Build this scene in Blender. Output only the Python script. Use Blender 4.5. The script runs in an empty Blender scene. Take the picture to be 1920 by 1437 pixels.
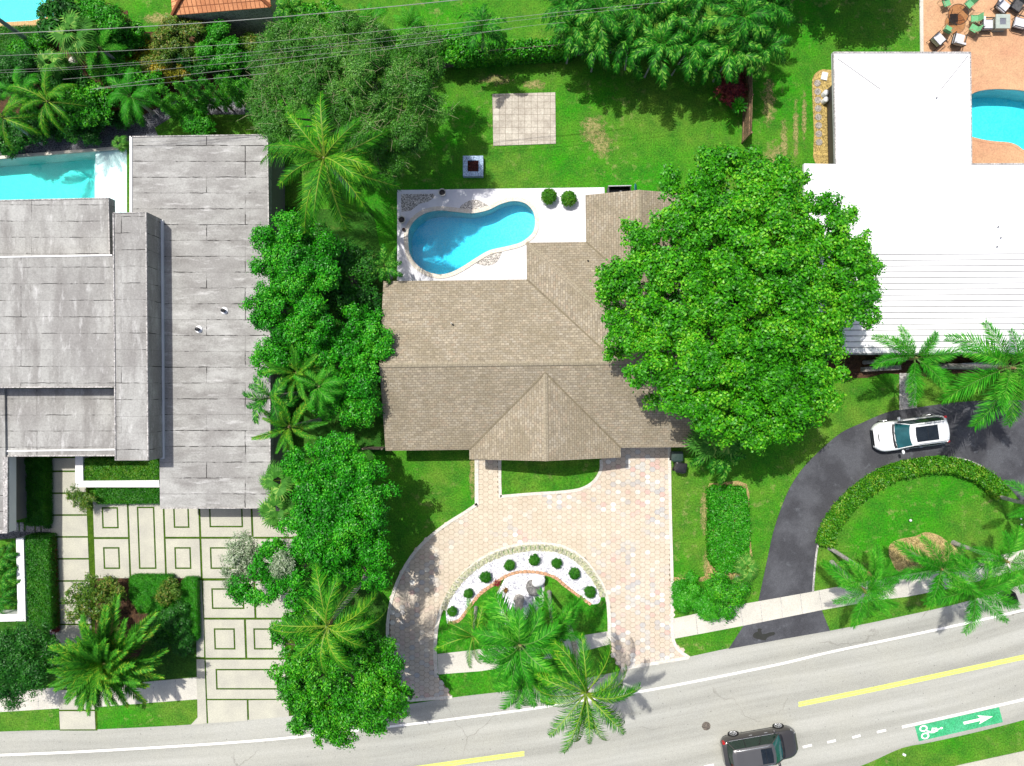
import bpy, math, random
import numpy as np
from mathutils import Vector, Matrix
from mathutils.geometry import tessellate_polygon

# ---------------------------------------------------------------- camera, sky, sun, exposure
SC = bpy.context.scene
COL = SC.collection
R = math.radians
H = 45.0
F = 1282.5
cam = bpy.data.cameras.new('camera'); cam.sensor_width = 36; cam.lens = 36 * F / 1920
cam.clip_start = 0.5; cam.clip_end = 1500
co = bpy.data.objects.new('camera', cam); COL.objects.link(co); co.location = (0, 0, H)
SC.camera = co
W = bpy.data.worlds.new('World'); SC.world = W; W.use_nodes = True
nt = W.node_tree; bg = nt.nodes['Background']
sky = nt.nodes.new('ShaderNodeTexSky'); sky.sky_type = 'NISHITA'; sky.sun_disc = False
sky.sun_elevation = R(63); sky.sun_rotation = R(-45)
nt.links.new(sky.outputs[0], bg.inputs[0]); bg.inputs[1].default_value = 0.15; sky.dust_density = 3; sky.air_density = .7
sl = bpy.data.lights.new('sun', 'SUN'); sl.energy = 4.2; sl.angle = R(0.5); sl.color = (1, .965, .9)
so = bpy.data.objects.new('sun', sl); COL.objects.link(so)
so.rotation_euler = Vector((0.35, -0.36, -1)).to_track_quat('-Z', 'Y').to_euler()
so.location = (-20, 20, 60)
SC.view_settings.view_transform = 'Standard'; SC.view_settings.look = 'None'
SC.view_settings.exposure = 0.15; SC.view_settings.gamma = 1
SC.cycles.max_bounces = 8; SC.cycles.transparent_max_bounces = 12

# ---------------------------------------------------------------- helpers
def P(X, Y, z=0.0):
    k = (H - z) / F
    return Vector(((X - 960) * k, -(Y - 718.5) * k, z))
def ppm(z=0.0):
    return F / (H - z)

def cr(pts, n=6, closed=False):
    pts = [Vector((p[0], p[1], 0)) for p in pts]; out = []; m = len(pts)
    for i in range(m if closed else m - 1):
        if closed: a, b, c, d = pts[i - 1], pts[i], pts[(i + 1) % m], pts[(i + 2) % m]
        else: a, b, c, d = pts[max(i - 1, 0)], pts[i], pts[i + 1], pts[min(i + 2, m - 1)]
        for k in range(n):
            t = k / n
            out.append(.5 * ((2 * b) + (c - a) * t + (2 * a - 5 * b + 4 * c - d) * t * t + (3 * b - a - 3 * c + d) * t ** 3))
    if not closed: out.append(pts[-1])
    return [(p.x, p.y) for p in out]

def tag(o, label=None, cat=None, group=None, kind=None):
    if label: o['label'] = label
    if cat: o['category'] = cat
    if group: o['group'] = group
    if kind: o['kind'] = kind
    return o
def attach(o, parent):
    o.parent = parent
    if parent.type == 'EMPTY' and parent.parent is None:
        o.matrix_parent_inverse = Matrix.Translation(-Vector(parent.location))
    return o
def thing(name, loc, label, cat, group=None):
    o = bpy.data.objects.new(name, None); COL.objects.link(o); o.location = loc
    o.empty_display_size = .3
    return tag(o, label, cat, group)
def put(name, me, parent=None, label=None, cat=None, group=None, kind=None):
    o = bpy.data.objects.new(name, me); COL.objects.link(o)
    if parent is not None: attach(o, parent)
    return tag(o, label, cat, group, kind)

class MB:
    def __init__(s): s.v = []; s.f = []; s.mi = []; s.uv = []; s.cur = 0
    def face(s, pts, uv=None):
        i = len(s.v); s.v += [tuple(p) for p in pts]; s.f.append(tuple(range(i, i + len(pts)))); s.mi.append(s.cur)
        s.uv += uv if uv else [(p[0], p[1]) for p in pts]
    def prism(s, poly, z0, z1, holes=(), bottom=False):
        """poly = world xy list; top at z1, skirt to z0"""
        loops = [[Vector((p[0], p[1], 0)) for p in poly]] + [[Vector((p[0], p[1], 0)) for p in h] for h in holes]
        flat = [p for l in loops for p in l]
        tr = tessellate_polygon(loops)
        for t in tr:
            a, b, c = (flat[k] for k in t)
            if (b - a).cross(c - a).z < 0: b, c = c, b
            s.face([(a.x, a.y, z1), (b.x, b.y, z1), (c.x, c.y, z1)])
            if bottom: s.face([(a.x, a.y, z0), (c.x, c.y, z0), (b.x, b.y, z0)])
        if z0 is not None and z0 != z1:
            for l in loops:
                for i in range(len(l)):
                    a, b = l[i - 1], l[i]
                    s.face([(a.x, a.y, z0), (b.x, b.y, z0), (b.x, b.y, z1), (a.x, a.y, z1)])
        return s
    def box(s, c, size, rz=0, rot=None):
        m = rot if rot is not None else Matrix.Rotation(rz, 3, 'Z')
        c = Vector(c); h = [k / 2 for k in size]
        p = [c + m @ Vector((x * h[0], y * h[1], z * h[2])) for x in (-1, 1) for y in (-1, 1) for z in (-1, 1)]
        for q in ((0, 1, 3, 2), (4, 6, 7, 5), (0, 4, 5, 1), (2, 3, 7, 6), (0, 2, 6, 4), (1, 5, 7, 3)):
            s.face([p[k] for k in q])
        return s
    def tube(s, pts, rad, n=8, cap=True):
        pts = [Vector(p) for p in pts]
        if not hasattr(rad, '__len__'): rad = [rad] * len(pts)
        rings = []
        for i, p in enumerate(pts):
            t = (pts[min(i + 1, len(pts) - 1)] - pts[max(i - 1, 0)]).normalized()
            a = t.cross(Vector((0, 0, 1)) if abs(t.z) < .9 else Vector((1, 0, 0))).normalized(); b = t.cross(a)
            rings.append([p + (a * math.cos(2 * math.pi * k / n) + b * math.sin(2 * math.pi * k / n)) * rad[i] for k in range(n)])
        i0 = len(s.v); s.v += [tuple(q) for r in rings for q in r]
        for i in range(len(rings) - 1):
            for k in range(n):
                f = (i0 + i * n + k, i0 + i * n + (k + 1) % n, i0 + (i + 1) * n + (k + 1) % n, i0 + (i + 1) * n + k)
                s.f.append(f); s.mi.append(s.cur); s.uv += [(0, 0)] * 4
        if cap:
            s.face(rings[0][::-1]); s.face(rings[-1])
        return s
    def lathe(s, c, prof, n=20, cap=False):
        c = Vector(c); i0 = len(s.v)
        for r, z in prof:
            for k in range(n):
                s.v.append((c.x + r * math.cos(2 * math.pi * k / n), c.y + r * math.sin(2 * math.pi * k / n), c.z + z))
        for i in range(len(prof) - 1):
            for k in range(n):
                s.f.append((i0 + i * n + k, i0 + i * n + (k + 1) % n, i0 + (i + 1) * n + (k + 1) % n, i0 + (i + 1) * n + k))
                s.mi.append(s.cur); s.uv += [(0, 0)] * 4
        return s
    def loft(s, secs, cap=True, closed=True):
        i0 = len(s.v); n = len(secs[0]); s.v += [tuple(p) for r in secs for p in r]
        for i in range(len(secs) - 1):
            for k in range(n if closed else n - 1):
                s.f.append((i0 + i * n + k, i0 + i * n + (k + 1) % n, i0 + (i + 1) * n + (k + 1) % n, i0 + (i + 1) * n + k))
                s.mi.append(s.cur); s.uv += [(0, 0)] * 4
        if cap:
            s.face(secs[0][::-1]); s.face(secs[-1])
        return s
    def xf(s, m):
        s.v = [tuple(m @ Vector(p)) for p in s.v]; return s
    def mesh(s, name, mats, smooth=False):
        me = bpy.data.meshes.new(name); me.from_pydata(s.v, [], s.f)
        for m in (mats if isinstance(mats, (list, tuple)) else [mats]): me.materials.append(m)
        me.polygons.foreach_set('material_index', s.mi)
        ul = me.uv_layers.new(name='UVMap'); ul.data.foreach_set('uv', np.array(s.uv, dtype=np.float32).ravel())
        if smooth: me.polygons.foreach_set('use_smooth', [True] * len(me.polygons))
        me.update(); return me
    def obj(s, name, mats, parent=None, label=None, cat=None, group=None, kind=None, smooth=False):
        return put(name, s.mesh(name, mats, smooth), parent, label, cat, group, kind)

def soup(name, Q, mats, midx=None):
    """Q (N,4,3) quads -> mesh"""
    Q = np.asarray(Q, dtype=np.float32); n = len(Q)
    me = bpy.data.meshes.new(name)
    me.vertices.add(4 * n); me.vertices.foreach_set('co', Q.reshape(-1))
    me.loops.add(4 * n); me.loops.foreach_set('vertex_index', np.arange(4 * n, dtype=np.int32))
    me.polygons.add(n); me.polygons.foreach_set('loop_start', np.arange(0, 4 * n, 4, dtype=np.int32))
    me.polygons.foreach_set('loop_total', np.full(n, 4, dtype=np.int32))
    for m in (mats if isinstance(mats, (list, tuple)) else [mats]): me.materials.append(m)
    if midx is not None: me.polygons.foreach_set('material_index', np.asarray(midx, dtype=np.int32))
    me.update(calc_edges=True); return me

# ---------------------------------------------------------------- materials
class NB:
    def __init__(s, name):
        s.m = bpy.data.materials.new(name); s.m.use_nodes = True; s.t = s.m.node_tree
        s.b = s.t.nodes['Principled BSDF']; s.pos = None
    def n(s, ty, **kw):
        o = s.t.nodes.new(ty)
        for k, v in kw.items(): setattr(o, k, v)
        return o
    def l(s, a, b): s.t.links.new(a, b)
    def P(s):
        if s.pos is None: s.pos = s.n('ShaderNodeNewGeometry').outputs['Position']
        return s.pos
    def noise(s, scale, detail=3, rough=.5, vec=None, stretch=None, dist=0):
        v = vec if vec is not None else s.P()
        if stretch:
            mp = s.n('ShaderNodeMapping'); mp.inputs['Scale'].default_value = stretch; s.l(v, mp.inputs[0]); v = mp.outputs[0]
        o = s.n('ShaderNodeTexNoise'); s.l(v, o.inputs['Vector'])
        o.inputs['Scale'].default_value = scale; o.inputs['Detail'].default_value = detail
        o.inputs['Roughness'].default_value = rough; o.inputs['Distortion'].default_value = dist
        return o.outputs[0]
    def ramp(s, fac, stops, interp='LINEAR'):
        o = s.n('ShaderNodeValToRGB'); s.l(fac, o.inputs[0]); e = o.color_ramp.elements
        o.color_ramp.interpolation = interp
        while len(e) < len(stops): e.new(0.5)
        for k, (p, c) in enumerate(stops):
            e[k].position = p; e[k].color = (c, c, c, 1) if not hasattr(c, '__len__') else (*c, 1)
        return o.outputs[0]
    def mix(s, f, a, b, mode='MIX'):
        o = s.n('ShaderNodeMix', data_type='RGBA', blend_type=mode)
        for k, v in ((0, f), (6, a), (7, b)):
            if hasattr(v, 'is_output') or isinstance(v, bpy.types.NodeSocket): s.l(v, o.inputs[k])
            elif k == 0: o.inputs[0].default_value = v
            else: o.inputs[k].default_value = (*v, 1)
        return o.outputs[2]
    def math(s, op, a, b=None):
        o = s.n('ShaderNodeMath', operation=op)
        for k, v in ((0, a), (1, b)):
            if v is None: continue
            if isinstance(v, bpy.types.NodeSocket): s.l(v, o.inputs[k])
            else: o.inputs[k].default_value = v
        return o.outputs[0]
    def col(s, c):
        if isinstance(c, bpy.types.NodeSocket): s.l(c, s.b.inputs['Base Color'])
        else: s.b.inputs['Base Color'].default_value = (*c, 1)
    def bump(s, h, strength=.5, dist=.02):
        o = s.n('ShaderNodeBump'); o.inputs['Strength'].default_value = strength; o.inputs['Distance'].default_value = dist
        s.l(h, o.inputs['Height']); s.l(o.outputs[0], s.b.inputs['Normal'])
    def done(s, rough=.8, spec=.3, metal=0, coat=0):
        s.b.inputs['Roughness'].default_value = rough
        s.b.inputs['Specular IOR Level'].default_value = spec
        s.b.inputs['Metallic'].default_value = metal
        s.b.inputs['Coat Weight'].default_value = coat
        return s.m

def simple(name, c1, c2=None, scale=3, rough=.7, spec=.3, metal=0, bump=0, bs=40, fine=.12, coat=0, big=None):
    b = NB(name); c2 = c2 or tuple(k * .8 for k in c1)
    c = b.mix(b.ramp(b.noise(scale, 4), [(.35, 0), (.65, 1)]), c1, c2)
    if fine: c = b.mix(fine, c, b.ramp(b.noise(bs, 2), [(.35, (.1, .1, .1)), (.65, (1, 1, 1))]), 'OVERLAY')
    b.col(c)
    if bump: b.bump(b.noise(bs, 3), bump)
    return b.done(rough, spec, metal, coat)

def lawn_mat(name, a, b_, c_, dry, dryamt=.62):
    b = NB(name)
    big = b.ramp(b.noise(.13, 5, .6), [(.4, 0), (.6, 1)])
    mid = b.ramp(b.noise(.9, 4, .6), [(.38, 0), (.66, 1)])
    col = b.mix(big, a, b_); col = b.mix(b.math('MULTIPLY', mid, .7), col, c_)
    d = b.math('MULTIPLY', b.ramp(b.noise(1.7, 5, .65), [(dryamt - .05, 0), (dryamt + .12, 1)]), b.ramp(b.noise(.22, 2), [(.42, 0), (.6, 1)]))
    col = b.mix(b.math('MULTIPLY', d, .75), col, dry)
    g = b.noise(10, 6, .8)
    col = b.mix(b.ramp(b.noise(4.5, 6, .8), [(.45, 0), (.75, .6)]), col, b_)
    col = b.mix(.85, col, b.ramp(g, [(.32, (.10, .10, .10)), (.68, (.95, .95, .95))]), 'OVERLAY')
    b.col(col); b.bump(g, .8, .05)
    return b.done(.9, .1)

M = {}
M['lawn'] = lawn_mat('lawn', (.026, .23, .004), (.105, .215, .022), (.020, .125, .010), (.30, .28, .11), .60)
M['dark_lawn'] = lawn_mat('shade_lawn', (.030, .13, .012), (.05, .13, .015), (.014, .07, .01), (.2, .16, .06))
M['soil'] = simple('soil', (.10, .055, .03), (.05, .03, .02), 4, .95, .1, bump=.6, bs=18, fine=.5)
M['mulch'] = simple('mulch', (.38, .29, .13), (.24, .19, .07), 3, .95, .1, bump=.6, bs=18, fine=.6)
M['dark_gravel'] = simple('dark_gravel', (.07, .075, .09), (.14, .14, .15), 1.2, .85, .3, bump=.7, bs=14, fine=.8)
M['white_gravel'] = simple('white_gravel', (.66, .66, .68), (.56, .56, .60), 3, .85, .2, bump=.8, bs=9, fine=.75)
M['grey_gravel'] = simple('grey_gravel', (.48, .45, .41), (.32, .30, .27), 8, .85, .2, bump=.7, bs=14, fine=.85)
M['gold_gravel'] = simple('gold_gravel', (.40, .29, .10), (.30, .22, .08), 4, .85, .2, bump=.7, bs=14, fine=.6)
M['concrete'] = simple('pale_concrete', (.47, .46, .375), (.40, .39, .33), .8, .8, .2, bs=20, fine=.12)
M['walk'] = simple('sidewalk_concrete', (.58, .555, .48), (.50, .48, .42), .6, .8, .2, bs=18, fine=.12)
M['grey_walk'] = simple('grey_concrete', (.42, .40, .38), (.30, .29, .28), 1.2, .8, .2, bs=10, fine=.5)
M['kerb'] = simple('painted_kerb', (.66, .62, .54), (.56, .53, .46), 1.5, .75, .2, bs=12, fine=.2)
M['turf_joint'] = simple('turf_joint', (.055, .115, .008), (.035, .08, .006), 3, .95, .1, bump=.5, bs=30, fine=.5)
M['white_paint'] = simple('white_wall_paint', (.78, .78, .76), (.70, .70, .69), .7, .6, .3, fine=.05)
M['roadline'] = simple('white_road_paint', (.92, .90, .86), (.80, .78, .74), 3, .7, .2, bs=15, fine=.2)
M['yellowline'] = simple('yellow_road_paint', (.66, .74, .15), (.56, .64, .16), 3, .7, .2, bs=15, fine=.25)
M['bikegreen'] = simple('green_road_paint', (.035, .34, .13), (.07, .38, .19), 1.2, .7, .2, bs=12, fine=.3)
M['wall_stucco'] = simple('stucco', (.42, .40, .36), (.36, .34, .31), .6, .85, .2, fine=.1)
M['block_wall'] = simple('grey_brown_stucco', (.20, .19, .17), (.17, .16, .145), .5, .85, .2, fine=.1)
M['black'] = simple('black_plastic', (.012, .013, .015), (.02, .02, .022), 5, .4, .4, fine=.1)
M['dkgreen_plastic'] = simple('dark_green_plastic', (.025, .05, .04), (.035, .06, .05), 5, .45, .4, fine=.1)
M['rubber'] = simple('rubber', (.015, .015, .016), (.02, .02, .02), 5, .8, .2, fine=.1)
M['metal'] = simple('grey_metal', (.45, .46, .47), (.38, .38, .4), 3, .35, .5, metal=.8, fine=.05)
M['bronze'] = simple('dark_bronze', (.05, .045, .04), (.03, .03, .03), 3, .45, .4, metal=.3, fine=.05)
M['tanmetal'] = simple('tan_metal', (.35, .27, .17), (.28, .21, .13), 3, .5, .4, fine=.05)
M['green_fabric'] = simple('mint_green_fabric', (.16, .42, .20), (.13, .35, .17), 8, .8, .2, bs=60, fine=.2)
M['white_cushion'] = simple('white_cushion', (.60, .61, .63), (.48, .49, .53), 3, .85, .2, fine=.1)
M['grey_cushion'] = simple('dark_grey_cushion', (.06, .06, .065), (.10, .10, .10), 6, .85, .2, fine=.2)
M['stone_green'] = simple('grey_green_stone', (.38, .43, .38), (.32, .37, .33), 5, .6, .3, fine=.1)
M['blue_stone'] = simple('blue_grey_stone', (.36, .48, .62), (.24, .32, .44), 5, .7, .3, bs=14, fine=.5)
M['lava'] = simple('lava_rock', (.11, .035, .025), (.05, .02, .02), 10, .9, .1, bump=.8, bs=18, fine=.6)
M['boulder'] = simple('grey_boulder', (.25, .24, .23), (.12, .12, .12), 3, .85, .2, bump=.6, bs=16, fine=.6)
M['white_stone'] = simple('white_stone', (.8, .8, .78), (.7, .7, .7), 3, .7, .2, fine=.1)
M['brick'] = simple('salmon_brick', (.55, .32, .19), (.42, .24, .14), 6, .85, .2, bs=14, fine=.5)
M['edge_stone'] = simple('buff_edging', (.42, .42, .26), (.30, .30, .24), 5, .85, .2, bs=14, fine=.5)
M['fence_wood'] = simple('weathered_wood', (.20, .16, .13), (.12, .10, .085), 4, .85, .2, bs=12, fine=.6)
M['brown_wood'] = simple('brown_wood', (.26, .17, .10), (.17, .11, .07), 4, .85, .2, bs=12, fine=.5)
M['bark'] = simple('bark', (.20, .17, .14), (.11, .095, .08), 4, .9, .1, bump=.6, bs=12, fine=.5)
M['palm_bark'] = simple('palm_bark', (.42, .40, .37), (.28, .26, .24), 5, .85, .2, bump=.5, bs=10, fine=.4)
M['crownshaft'] = simple('crownshaft', (.12, .22, .05), (.25, .16, .08), 3, .6, .3, fine=.1)
M['rust_shaft'] = simple('boot_fibre', (.35, .18, .08), (.25, .2, .08), 5, .8, .2, fine=.3)
M['wire'] = simple('bare_wire', (.30, .31, .28), (.25, .26, .23), 1, .5, .5, fine=0)
M['pole'] = simple('grey_pole', (.30, .31, .30), (.24, .25, .25), 1, .7, .3, fine=.2)
M['blue_plastic'] = simple('blue_plastic', (.05, .22, .38), (.04, .18, .30), 4, .5, .4, fine=.1)
M['ac_white'] = simple('white_enamel', (.8, .8, .8), (.7, .7, .72), 4, .5, .3, fine=.05)
M['slate'] = simple('slate_stone', (.33, .30, .26), (.24, .22, .2), 5, .85, .2, bs=12, fine=.5)
M['plaster'] = simple('pool_plaster', (.80, .90, .90), (.74, .86, .86), 2, .7, .2, bs=10, fine=.2)
M['blueplaster'] = simple('blue_pool_plaster', (.50, .90, .98), (.44, .85, .95), 1.2, .7, .2, bs=9, fine=.3)
M['coping'] = simple('pool_coping', (.68, .62, .52), (.58, .53, .45), 3, .7, .3, bs=12, fine=.2)
M['patch_tone'] = simple('dark_patch', (.025, .028, .022), (.03, .03, .028), 4, .75, .3, fine=.1)

# white pool deck with faint cracks
b = NB('white_deck_paint'); v = b.n('ShaderNodeTexVoronoi', feature='DISTANCE_TO_EDGE'); b.l(b.P(), v.inputs['Vector']); v.inputs['Scale'].default_value = 2.2
crk = b.ramp(v.outputs[0], [(0, 1), (.012, 0)])
c = b.mix(b.ramp(b.noise(.9, 5, .65), [(.4, 0), (.7, 1)]), (.70, .70, .72), (.60, .60, .64))
c = b.mix(b.math('MULTIPLY', crk, b.ramp(b.noise(1.3, 2), [(.45, 0), (.6, .45)])), c, (.4, .4, .42))
b.col(c); M['deck'] = b.done(.6, .3)

# terracotta stamped deck
b = NB('terracotta_deck')
c = b.mix(b.ramp(b.noise(.35, 4, .6), [(.35, 0), (.65, 1)]), (.50, .27, .155), (.56, .36, .20))
c = b.mix(b.ramp(b.noise(2.5, 4, .7), [(.4, 0), (.8, .5)]), c, (.36, .20, .12))
c = b.mix(.35, c, b.ramp(b.noise(12, 3, .7), [(.3, (.2, .2, .2)), (.7, (.85, .85, .85))]), 'OVERLAY')
b.col(c); M['terra'] = b.done(.8, .2)

# road with tyre bands along u
b = NB('road_asphalt'); uv = b.n('ShaderNodeUVMap').outputs[0]
band = b.noise(1.0, 3, .5, vec=uv, stretch=(.05, 1.1, 1))
c = b.ramp(band, [(.35, (.295, .295, .262)), (.5, (.35, .35, .313)), (.65, (.41, .41, .37))])
c = b.mix(b.ramp(b.noise(.35, 5, .6), [(.4, 0), (.7, .5)]), c, (.385, .38, .325))
c = b.mix(.35, c, b.ramp(b.noise(22, 3, .8), [(.3, (.15, .15, .15)), (.7, (.85, .85, .85))]), 'OVERLAY')
spk = b.ramp(b.noise(6, 1), [(.74, 0), (.76, 1)]); c = b.mix(b.math('MULTIPLY', spk, .6), c, (.1, .1, .1))
v = b.n('ShaderNodeTexVoronoi', feature='DISTANCE_TO_EDGE'); v.inputs['Scale'].default_value = .12
vd = b.n('ShaderNodeVectorMath', operation='ADD'); nz = b.n('ShaderNodeTexNoise'); nz.inputs['Scale'].default_value = .8; nz.inputs['Detail'].default_value = 5
b.l(b.P(), nz.inputs['Vector']); b.l(b.P(), vd.inputs[0]); b.l(nz.outputs[1], vd.inputs[1]); b.l(vd.outputs[0], v.inputs['Vector'])
crk = b.ramp(v.outputs[0], [(0, 1), (.0035, 0)])
c = b.mix(b.math('MULTIPLY', crk, b.ramp(b.noise(.25, 2), [(.5, 0), (.6, .55)])), c, (.15, .14, .12))
b.col(c); M['road'] = b.done(.85, .2)

b = NB('dark_asphalt')
c = b.mix(b.ramp(b.noise(.5, 5, .6), [(.42, 0), (.6, 1)]), (.052, .053, .060), (.085, .088, .098))
c = b.mix(b.ramp(b.noise(1.4, 4, .6), [(.6, 0), (.7, .5)]), c, (.13, .14, .155))
c = b.mix(.5, c, b.ramp(b.noise(18, 4, .8), [(.3, (.15, .15, .15)), (.7, (.85, .85, .85))]), 'OVERLAY')
b.col(c); M['asphalt'] = b.done(.8, .25)

# hexagonal pavers, colour per paver
b = NB('hex_pavers'); rnd = b.n('ShaderNodeNewGeometry').outputs['Random Per Island']
mult = b.ramp(rnd, [(0, (.59, .50, .40)), (.28, (.55, .47, .37)), (.42, (.57, .46, .39)), (.50, (.57, .50, .41)), (.68, (.44, .43, .42)), (.78, (.52, .50, .46)), (.86, (.55, .39, .34)), (.92, (.68, .66, .60)), (1, (.57, .47, .37))], 'CONSTANT')
plain = b.ramp(rnd, [(0, (.54, .465, .36)), (1, (.60, .52, .41))])
zone = b.ramp(b.noise(.17, 3, .6), [(.40, 0), (.54, 1)])
c = b.mix(zone, plain, mult)
c = b.mix(b.ramp(b.noise(.5, 4), [(.45, 0), (.7, .45)]), c, (.48, .39, .29))
c = b.mix(.25, c, b.ramp(b.noise(14, 3, .7), [(.3, (.2, .2, .2)), (.7, (.85, .85, .85))]), 'OVERLAY')
b.col(c); M['hex'] = b.done(.8, .2)
M['joint'] = simple('sand_joint', (.24, .19, .14), (.18, .145, .11), 1, .9, .1, fine=.3)

# tan square pavers
def brickmat(name, w, h, c1, c2, mortar, ms, uvmap=False, off=.5, big=None, fine=.3, rough=.8, mmask=None, bias=0, stretch=None, fscale=10):
    b = NB(name); v = b.n('ShaderNodeUVMap').outputs[0] if uvmap else b.P()
    t = b.n('ShaderNodeTexBrick'); b.l(v, t.inputs['Vector'])
    t.inputs['Scale'].default_value = 1; t.inputs['Brick Width'].default_value = w; t.inputs['Row Height'].default_value = h
    t.inputs['Mortar Size'].default_value = ms; t.inputs['Mortar Smooth'].default_value = .1; t.inputs['Bias'].default_value = bias
    t.offset = off
    t.inputs['Color1'].default_value = (0, 0, 0, 1); t.inputs['Color2'].default_value = (1, 1, 1, 1); t.inputs['Mortar'].default_value = (.5, .5, .5, 1)
    if hasattr(c1[0], '__len__'):
        c = b.ramp(t.outputs['Color'], c1 and [(k / (len(c1) - 1), x) for k, x in enumerate(c1)])
    else: c = b.mix(t.outputs['Color'], c1, c2)
    if big: c = b.mix(b.ramp(b.noise(big[0], 5, .6, stretch=stretch), [(.4, 0), (.68, big[2])]), c, big[1])
    if fine: c = b.mix(fine, c, b.ramp(b.noise(fscale, 3, .8), [(.3, (.1, .1, .1)), (.7, (.9, .9, .9))]), 'OVERLAY')
    f = t.outputs['Fac']
    if mmask: f = b.math('MULTIPLY', f, b.ramp(b.noise(mmask, 3), [(.42, 0), (.55, 1)]))
    c = b.mix(f, c, mortar)
    b.col(c); return b.done(rough, .15)
M['tan_paver'] = brickmat('tan_square_pavers', .42, .42, (.55, .51, .43), (.45, .41, .34), (.20, .17, .13), .012, off=0, big=(1.2, (.33, .29, .24), .7))
M['tan_coping'] = brickmat('tan_brick_coping', .12, .25, (.62, .42, .20), (.50, .32, .14), (.30, .2, .1), .01, off=.0)
M['shingle'] = brickmat('tan_shingles', .27, .15, [(.32, .275, .20), (.27, .232, .165), (.355, .315, .245), (.25, .215, .16), (.385, .335, .25), (.315, .255, .185)], None, (.16, .13, .09), .012, uvmap=True, big=(.45, (.23, .195, .13), .7), fine=.32, fscale=7)
M['ridge'] = brickmat('ridge_shingles', .3, .25, (.315, .272, .20), (.285, .245, .18), (.2, .17, .12), .012, uvmap=True, big=(.8, (.27, .24, .16), .6), fine=.4)
def membrane(name, w, h, off, stv, sth, ms, seed):
    b = NB(name); nz = b.n('ShaderNodeTexNoise'); nz.inputs['Scale'].default_value = 1.6; nz.inputs['Detail'].default_value = 4; b.l(b.P(), nz.inputs['Vector'])
    sb_ = b.n('ShaderNodeVectorMath', operation='SUBTRACT'); b.l(nz.outputs[1], sb_.inputs[0]); sb_.inputs[1].default_value = (.5, .5, .5)
    sc_ = b.n('ShaderNodeVectorMath', operation='SCALE'); b.l(sb_.outputs[0], sc_.inputs[0]); sc_.inputs['Scale'].default_value = .10
    ad = b.n('ShaderNodeVectorMath', operation='ADD'); b.l(b.P(), ad.inputs[0]); b.l(sc_.outputs[0], ad.inputs[1])
    w *= 1.9
    def br(ms_, w_, of_):
        t = b.n('ShaderNodeTexBrick'); b.l(ad.outputs[0], t.inputs['Vector']); t.inputs['Scale'].default_value = 1; t.inputs['Brick Width'].default_value = w_; t.inputs['Row Height'].default_value = h
        t.inputs['Mortar Size'].default_value = ms_; t.inputs['Mortar Smooth'].default_value = .3; t.offset = of_; t.offset_frequency = 3
        t.inputs['Color1'].default_value = (0, 0, 0, 1); t.inputs['Color2'].default_value = (1, 1, 1, 1); t.inputs['Mortar'].default_value = (.5, .5, .5, 1); return t
    t = br(ms, w, off); t2 = br(ms * .45, w, off)
    c = b.mix(t.outputs['Color'], (.39, .388, .368), (.34, .338, .318))
    c = b.mix(b.ramp(b.noise(1.0, 6, .65, stretch=stv), [(.42, 0), (.64, .9)]), c, (.21, .202, .19))
    c = b.mix(b.ramp(b.noise(.35, 5, .6), [(.45, 0), (.66, .8)]), c, (.25, .242, .23))
    c = b.mix(b.ramp(b.noise(2.2, 5, .7, stretch=sth), [(.56, 0), (.72, .6)]), c, (.58, .575, .56))
    c = b.mix(.25, c, b.ramp(b.noise(9, 4, .8), [(.3, (.1, .1, .1)), (.7, (.9, .9, .9))]), 'OVERLAY')
    f = b.math('MULTIPLY', t.outputs['Fac'], b.ramp(b.noise(.75, 4, .7), [(.49, 0), (.57, 1)]))
    c = b.mix(b.math('MULTIPLY', t2.outputs['Fac'], .65), c, (.12, .115, .11)); c = b.mix(f, c, (.03, .028, .026))
    b.col(c); return b.done(.85, .15)
M['membrane'] = membrane('rolled_roofing', 5.1, .98, .37, (1.2, .3, 1), (1.2, .3, 1), .024, 1)
M['membrane_e'] = membrane('streaked_roofing', 4.3, .97, .29, (.5, 1.1, 1), (.3, 1.4, 1), .03, 2)
M['clay_tile'] = brickmat('clay_roof_tile', .27, .40, (.66, .30, .14), (.52, .21, .09), (.20, .07, .03), .022, uvmap=True, off=0, big=(.8, (.40, .16, .08), .4))
M['house_brick'] = M['wall_stucco']

b = NB('white_roof'); c = b.mix(b.ramp(b.noise(.3, 4), [(.4, 0), (.7, 1)]), (.86, .86, .86), (.80, .80, .80)); b.col(c); M['white_roof'] = b.done(.55, .3)
M['seam'] = simple('roof_seam', (.30, .30, .31), (.25, .25, .25), 1, .6, .3, fine=0)

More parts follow.
